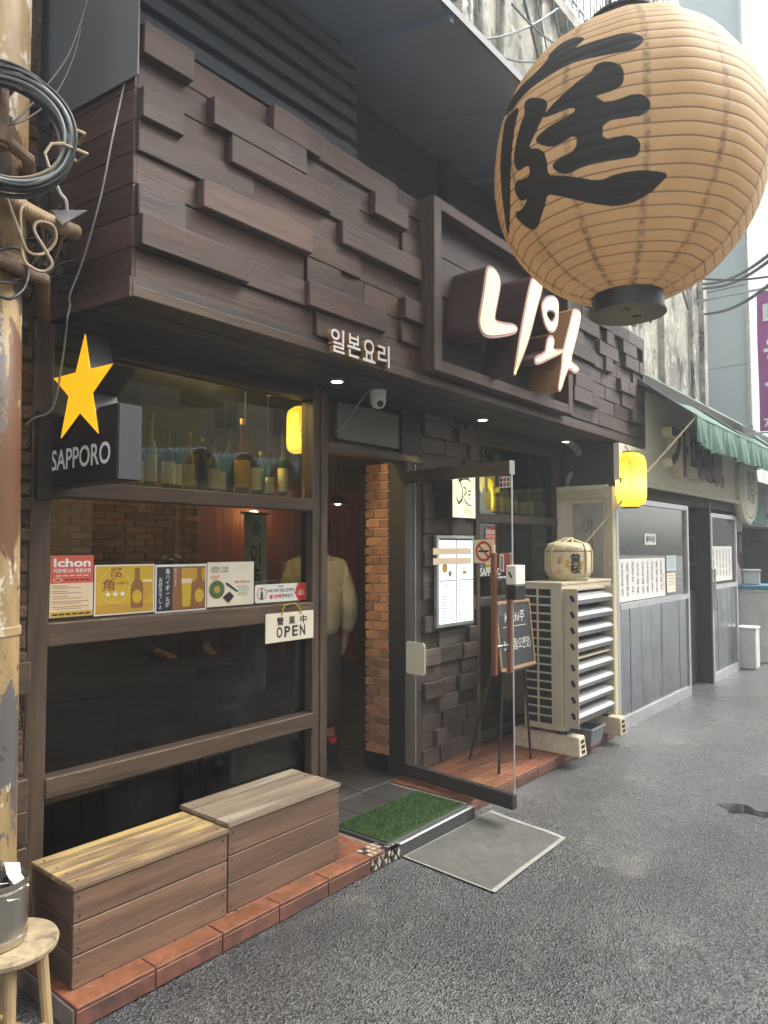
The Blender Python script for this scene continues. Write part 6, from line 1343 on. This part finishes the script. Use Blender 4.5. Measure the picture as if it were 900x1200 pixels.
crate('display_table', 'low cardboard brown display table of goods in the open store', 12.7, 2.62, .002, 1.5, .6, .80, 'clutter_brown', 0, 'table')
crate('dark_tub', 'dark grey tub on the ground before the display table', 12.35, 2.18, .002, .45, .32, .38, 'grey_sheet', .15, 'tub')
for i, (x, y, z, a, b_, h, m, nm) in enumerate(((11.7, 2.9, .0, .5, .4, 1.5, 'clutter_grey', 'grey sack stack behind the pale bin'), (12.2, 2.75, .84, .5, .3, .35, 'clutter_grey', 'dusty grey bundle on the display table next to the bin'), (12.75, 2.75, .84, .45, .3, .6, 'clutter_brown', 'tall brown carton on the middle of the display table'), (13.2, 2.7, .84, .4, .3, .4, 'clutter_white', 'white bag at the far end of the display table'), (11.15, 2.95, .0, .4, .3, 1.85, 'clutter_brown', 'tall brown board stack leaning beside the eatery wall'))):
    t = thing('bundle', nm, 'bundle', (x, y, z)); rq_ = random.Random(i)
    def fn(u, v, x=x, y=y, z=z, a=a, b_=b_, h=h):
        th_ = u*2*math.pi; k = 1+.12*math.sin(3*th_+v*5)+.08*math.sin(7*th_+v*9); e = math.sin(math.pi*min(1, v*.93+.07))**.35
        return (x+a/2*k*e*math.cos(th_), y+b_/2*k*e*math.sin(th_), z+.003+h*v)
    MB().sheet(28, 14, fn).build('wrapping', m, t, fix=False, smooth=True)
    MB().tube([fn(u/24, .55) for u in range(25)], .008, 5, cap=False).build('cord', 'cable_tan', t)
for nm, lb, x, y, z, a, b_, h, m, r_ in (('carton', 'small brown carton on top of the grey sack stack', 11.72, 2.88, 1.52, .40, .32, .28, 'clutter_brown', .2), ('carton', 'white carton set on the brown carton over the sack stack', 11.74, 2.88, 1.84, .30, .26, .22, 'clutter_white', -.2), ('leaning_board', 'dark brown board standing upright on the display table', 12.48, 2.62, .84, .10, .42, .85, 'dark_wood', .25), ('foam_box', 'white foam box on the blue tray', 11.30, 2.50, 1.082, .24, .22, .18, 'clutter_white', .3), ('jar_box', 'grey box of jars under the oval sign', 10.80, 2.75, .002, .35, .3, 1.10, 'clutter_grey', 0), ('carton', 'flat cardboard carton on the grey jar box', 10.80, 2.75, 1.14, .34, .3, .20, 'clutter_brown', .1)):
    crate(nm, lb, x, y, z, a, b_, h, m, r_)
for i in range(9):
    x = 10.95+i*.33; z = 1.3+rs_.uniform(0, .5)
    t = thing('hanging_bag', 'small wrapped goods hanging at the back of the open store', 'bag', (x, 3.3, z), 'goods hanging in the store')
    MB().loft([(x, 3.3, z, .03, .03), (x, 3.3, z+.08, .11, .07), (x, 3.3, z+.25, .12, .08), (x, 3.3, z+.36, .05, .04), (x, 3.3, z+.40, .012, .012)], 12).build('bag_body', rs_.choice(['clutter_grey', 'clutter_white', 'clutter_brown']), t, smooth=True); MB().tube([(x, 3.3, z+.39), (x, 3.3, 2.71)], .004, 5).build('string', 'cable_tan', t)
pb = thing('pale_building', 'pale blue clad building beyond the concrete one', 'building', (16, 4, 0))
BX('wall', 'pale_blue', pb, 14.0, 22, 3.05, 9, 3.77, 14); BX('ledge', 'pale_blue', pb, 13.93, 22, 2.98, 9, 3.70, 3.769); BX('lower_wall', 'clutter_white', pb, 14.03, 22, 3.12, 9, 2.0, 3.699)
for z in (4.9, 6.35, 7.8): BX('panel_joint', 'clutter_grey', pb, 13.995, 13.9995, 3.06, 8.9, z, z+.02)
for k in range(10): MB().tube([(13.6, 2.95-.0*k, 6.5+k*.22), (14.0, 3.04, 6.5+k*.22)], .012, 5).build('stair_rail', 'galv', pb)
BX('corner_post', 'galv', pb, 13.9, 13.99, 2.99, 3.045, 3.77, 12)
fb = thing('far_building', 'far pale block closing the end of the lane with a red shop sign', 'building', (26, 2, 0))
BX('wall', 'clutter_white', fb, 24, 30, -1.5, 8, 0, 9); BX('red_sign', 'orange_print', fb, 23.9, 23.99, .5, 3.4, 3.6, 4.2); BX('shop_front', 'interior_dark', fb, 23.95, 23.99, 0, 3.4, 0, 2.8)
for i in range(3):
    f = BX('window', 'galv', fb, 23.95, 23.99, 1.0+i*1.3, 1.9+i*1.3, 4.9, 6.2); BX('pane', 'glass_dark', f, 23.93, 23.949, 1.06+i*1.3, 1.84+i*1.3, 4.96, 6.14)
bn = thing('purple_banner', 'purple cloth banner with white letters hanging from a bracket over the lane', 'banner', (11.4, 2.2, 3.2))
MB().sheet(16, 24, lambda u, v: (11.0+.02*math.sin(v*7+u*5), 2.27-.75*u, 3.22+1.98*v)).build('cloth', 'purple', bn, fix=False, smooth=True)
for k, ch in enumerate('하이마트'[:3]): text(['미', '용', '실'][k], 'white_print', bn, (10.97, 2.02, 4.85-k*.5), ux=(0, -1, 0), w=.34, h=.36, bold=.03)
text('7', 'white_print', bn, (10.97, 2.17, 3.33), ux=(0, -1, 0), w=.08, h=.12, bold=.03)
MB().tube([(11.0, 3.08, 5.24), (11.0, 1.45, 5.22)], .02, 8).build('rod', 'galv', bn); MB().tube([(11.0, 3.08, 3.20), (11.0, 1.48, 3.20)], .012, 8).build('rod', 'galv', bn)
# cables over the lane
for i, (a, b) in enumerate((((825, 333), (930, 275)), ((825, 338), (930, 283)), ((826, 368), (930, 310)), ((780, 320), (960, 312)))):
    p0, p1 = onY(*a, 3.0), onY(*b, 1.2); path = [p0.lerp(p1, k/14)-EZ*.12*math.sin(k/14*math.pi) for k in range(15)]
    tag(MB().tube(path, .02 if i < 3 else .012, 6).build('lane_cable', 'cable_black'), 'black service cable strung from the concrete wall out over the lane', 'cable', 'cables over the lane')
for i, (a, b) in enumerate((((540, 48), (660, 5)), ((545, 40), (640, 70)), ((600, 5), (680, 60)))):
    p0, p1 = onY(*a, 2.9), onY(*b, 3.0); path = [p0.lerp(p1, k/14)-EZ*.10*math.sin(k/14*math.pi) for k in range(15)]
    tag(MB().tube(path, .010, 6).build('service_cable', 'cable_black'), 'black service cable crossing the stained wall above the canopy', 'cable', 'cables above the canopy')

# ================================================================== OTHER SIDE OF THE LANE (seen mirrored in the glass)
ob = thing('ochre_building', 'ochre plastered building across the lane, mirrored in the upper window', 'building', (7, -10, 0))
BX('wall', 'opp_beige', ob, -4, 11.6, -14, -10, 0, 8.5); BX('grey_band', 'opp_grey', ob, 9.6, 11.58, -9.99, -9.95, 5.3, 6.4)
for x in (9.0, 6.0, 3.0): far = BX('window', 'opp_grey', ob, x, x+.9, -9.99, -9.94, 5.2, 6.1); BX('pane', 'glass_dark', far, x+.08, x+.82, -9.939, -9.92, 5.28, 6.02)
ob = thing('pink_building', 'pink brick building across the lane, mirrored in the upper window', 'building', (15, -10.3, 0))
BX('wall', 'opp_pink', ob, 11.65, 26, -15, -10.3, 0, 9.5)
for x in (12.2, 14.4, 16.6, 18.8):
    for z in (4.9, 7.4): far = BX('window', 'clutter_white', ob, x, x+.95, -10.29, -10.22, z, z+1.1); BX('pane', 'glass_dark', far, x+.07, x+.44, -10.219, -10.20, z+.07, z+1.03); BX('pane', 'glass_dark', far, x+.51, x+.88, -10.219, -10.20, z+.07, z+1.03)
ks = thing('blue_awning_stall', 'market stall with a blue barrel awning across the lane', 'stall', (8.2, -3.4, 0))
BX('counter', 'opp_grey', ks, 6.2, 11.2, -4.2, -3.5, 0, 1.0); BX('back_wall', 'interior_dark', ks, 6.2, 11.2, -5.4, -5.3, 0, 2.7)
for b0 in range(6):
    xb = 6.2+b0*.84
    MB().sheet(12, 6, lambda u, v: (xb+.84*u, -3.0-1.6*v, 2.62+.50*math.sin(u*math.pi)**.8+.15*v)).build('awning_bay', 'opp_blue', ks, fix=False, smooth=True)
    MB().tube([(xb+.84*u/12, -2.99, 2.62+.50*math.sin(u/12*math.pi)**.8) for u in range(13)], .02, 6).build('hoop', 'galv', ks)
for x in (6.2, 8.7, 11.2): MB().tube([(x, -3.0, 0), (x, -3.0, 2.64)], .03, 8).build('post', 'galv', ks)

# ================================================================== THIN HAZE ADDED IN PLACE OF LENS GLARE
hz = MB().box(-12, 34, -18, 11, -1.0, 15.0).build('glare_haze', 'void'); struct(hz, 'stuff')
def glare_haze_mat():
    m = bpy.data.materials.new('glare_haze_volume'); m.use_nodes = True; nt = m.node_tree; nt.nodes.remove(nt.nodes['Principled BSDF'])
    pv_ = nd(nt, 'VolumePrincipled'); pv_.inputs['Color'].default_value = (.80, .88, .95, 1); pv_.inputs['Density'].default_value = .008; pv_.inputs['Anisotropy'].default_value = .35
    nt.links.new(pv_.outputs[0], nt.nodes['Material Output'].inputs['Volume']); return m
hz.data.materials.clear(); hz.data.materials.append(glare_haze_mat())
